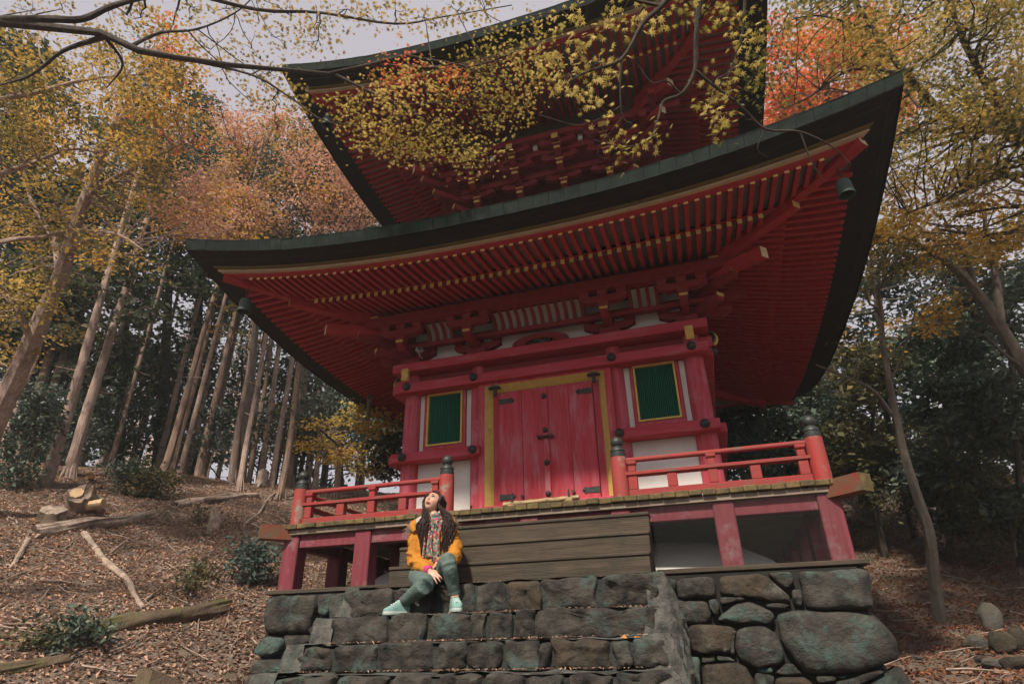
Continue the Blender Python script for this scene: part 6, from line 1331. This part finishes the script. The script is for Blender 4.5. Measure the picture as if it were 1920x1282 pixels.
# scarf
sb = MB(); th = np.linspace(0, 2*math.pi, 30)
for k, (zz, rr, tr_) in enumerate(((.0, .066, .032), (.030, .060, .028), (-.022, .072, .028))):
    c = neck+UZ*(zz+.012)-RY*.012; P = np.stack([c[0]+rr*np.cos(th)*1.05, c[1]+rr*np.sin(th), c[2]+.012*np.sin(th*2+k)-.016*(np.sin(th) < 0)*np.abs(np.sin(th))], 1); sb.tube(P, tr_*(1+.12*np.sin(th*5+k)), 10)
V, q, t = solid(sb, .006, 3); V += (.005*fbm(V, 22, 1, 2))[:, None]; MB().add(V, q, t).build('scarf', ['scarf'], woman, True)
def cloth_panel(x0, x1, ztop, zbot, yoff, seed, name='scarf_tail'):
    n, m = 10, 26; U, T = np.meshgrid(np.linspace(0, 1, n), np.linspace(0, 1, m), indexing='xy'); w = 1-.25*np.sin(T*3.1)
    X = (x0+x1)/2+(U-.5)*(x1-x0)*w; Z = ztop+(zbot-ztop)*T; cy = chest[1]-.110-.018*np.sin(T*math.pi)-yoff-.02*T; Y = cy+.010*np.sin(U*14+seed+T*3)+.06*((X-chest[0])/.16)**2
    P = np.stack([X, Y, Z], -1).reshape(-1, 3); Q = P+np.array([0, .012, 0]); i = (np.arange(m-1)[:, None]*n+np.arange(n-1)[None, :]).ravel(); q1 = np.stack([i, i+1, i+n+1, i+n], 1)
    MB().add(np.vstack([P, Q]), np.vstack([q1, (q1+n*m)[:, ::-1]])).build(name, ['scarf'], woman, True)
cloth_panel(J(795, 990, -3.54)[0], J(815, 990, -3.54)[0], neck[2]-.02, J(805, 1044, -3.55)[2], .006, 1); cloth_panel(J(811, 990, -3.54)[0], J(826, 990, -3.54)[0], neck[2]-.02, J(812, 1052, -3.55)[2], .0, 4)
# sneakers
def shoe(an, to, seed):
    d = to-an; d[2] = 0; d /= np.linalg.norm(d); s_ = np.array([-d[1], d[0], 0]); heel = np.array([an[0], an[1], 0])-d*.045; zb = SZ[1]+.006; L = .208
    e = MB(); prof = [(0, .030, .010), (.06, .036, .010), (.25, .037, .010), (.5, .038, .010), (.72, .043, .010), (.9, .036, .010), (1.0, .016, .010)]
    def outline(sc, z):
        out = []
        tt = np.linspace(0, 1, 15)
        wv = np.interp(tt, [p[0] for p in prof], [p[1] for p in prof])*sc
        up_ = np.array([heel+d*(L*(t-.5)*sc**.5+L*.5)+s_*w for t, w in zip(tt, wv)]); dn = np.array([heel+d*(L*(t-.5)*sc**.5+L*.5)-s_*w for t, w in zip(tt, wv)])[::-1]
        P = np.vstack([up_, dn]); P[:, 2] = z; return P
    lv = [outline(.97, zb), outline(1.03, zb+.006), outline(1.03, zb+.022), outline(.98, zb+.026)]; n = len(lv[0]); i = np.arange(n)
    def strip(levels, name, m, par=None):
        V = np.concatenate(levels+[levels[0].mean(0)[None], levels[-1].mean(0)[None]]); k = len(levels)
        q = np.concatenate([np.stack([a*n+i, a*n+(i+1) % n, (a+1)*n+(i+1) % n, (a+1)*n+i], 1) for a in range(k-1)]); t = [(k*n, (x+1) % n, x) for x in range(n)]+[(k*n+1, (k-1)*n+x, (k-1)*n+(x+1) % n) for x in range(n)]
        return MB().add(V, q, t).build(name, [m], par or woman, True)
    ub = []
    tt = np.concatenate([np.linspace(0, 1, 15), np.linspace(1, 0, 15)]); top = np.interp(tt, [0, .12, .3, .42, .6, .8, 1.0], [.088, .085, .088, .082, .060, .042, .026])
    for f, sc in ((0, .98), (.35, .98), (.7, .90), (.92, .72), (1.0, .45)):
        P = outline(sc, zb+.027); P[:, 2] = zb+.027+(top-.0)*f*np.where(f > .9, 1, 1); ub.append(P)
    up_ = strip(ub, 'sneaker', 'sneaker'); strip(lv, 'sole', 'sneaker_sole', up_)
    for k in range(4):
        t = .46+.085*k; h = np.interp(t, [.3, .42, .6, .8, 1], [.088, .082, .060, .042, .026]); c = heel+d*L*t; c[2] = zb+.029+h*.93
        MB().tube([c-s_*.020-UZ*.008, c+UZ*.002, c+s_*.020-UZ*.008], .0035, 6).build('lace', ['lace'], up_, True)
    MB().tube([np.array([an[0], an[1], zb+.085]), an+UZ*.035], [.034, .034], 12).build('sock', ['pink_cuff' if seed == 1 else 'skin'], woman, True)
shoe(anL, toL, 1); shoe(anR, toR, 2)
# hair: cap and long locks falling over both shoulders
L2 = hl.copy(); L2 *= np.array([1.10, 1.10, 1.07]); L2[:, 1] -= .010; face = (hl[:, 1] > .012) & (hl[:, 2] < .062) & (np.abs(hl[:, 0]) < .056)
hidden = face; keepq = [qq for qq in hq if not hidden[list(qq)].any()]; keept = [tt_ for tt_ in ht if not hidden[list(tt_)].any()]
low = hl[:, 2] < -.055
keepq = [qq for qq in keepq if not (low[list(qq)].all() and (hl[list(qq), 1] > -.02).all())]
MB().add(HL(L2), np.array(keepq), np.array(keept) if keept else None).build('hair', ['hair'], woman, True)
rs = np.random.default_rng(8); lk = MB()
for k in range(520):
    sx = -1 if k % 2 else 1           # person's own sides; -1 falls on picture left
    u = rs.uniform(-.085, .035); st_ = HL([[0.0+rs.normal(0, .012), .02+rs.uniform(-.08, .02), .100+rs.normal(0, .004)]])[0]
    side = HL([[(-sx)*(-.074)*1.0, u, rs.uniform(-.02, .04)]])[0]
    side2 = HL([[sx*.080, u*.9-.01, -.03+rs.normal(0, .01)]])[0]; side = HL([[sx*.078, u, .035+rs.normal(0, .015)]])[0]
    pic = np.dot(side2-headc, _r) > 0
    fx = rs.uniform(826, 846) if pic else rs.uniform(788, 803); fy = rs.uniform(1020, 1042) if rs.uniform() < .7 else rs.uniform(985, 1020)
    end = J(fx, fy, -3.565+.03*rs.uniform()); mid = J((842 if pic else 794)+rs.normal(0, 5), 985+rs.normal(0, 4), -3.545+rs.normal(0, .012)); shp = J((838 if pic else 798)+rs.normal(0, 3), 965, -3.50+rs.normal(0, .02))
    P = dens(np.array([st_, side, side2, shp, mid, (mid+end)/2+rs.normal(0, .008, 3), end]), 4); lk.tube(P, np.interp(np.linspace(0, 1, len(P)), [0, .2, .8, 1], [.003, .0046, .0040, .0008]), 5, cap=False)
lk.build('hair_locks', ['hair'], woman, True)
# ------------------------------------------------------------------ faint haze volume, added to lift the blacks and pale the far forest
def make_haze(density):
    m = bpy.data.materials.new('haze'); m.use_nodes = True; n = m.node_tree.nodes; n.remove(n['Principled BSDF'])
    v = n.new('ShaderNodeVolumePrincipled'); v.inputs['Color'].default_value = (.80, .88, .88, 1); v.inputs['Density'].default_value = density; v.inputs['Anisotropy'].default_value = .1
    m.node_tree.links.new(v.outputs[0], n['Material Output'].inputs['Volume']); MATS['haze'] = m
    MB().box((-75, -65, -9), (75, 95, 24)).build('haze', ['haze'], None, kind='stuff', label='faint pale haze added to lift the dark tones of the forest', cat='haze')
make_haze(.0015)
scene.cycles.volume_bounces = 0
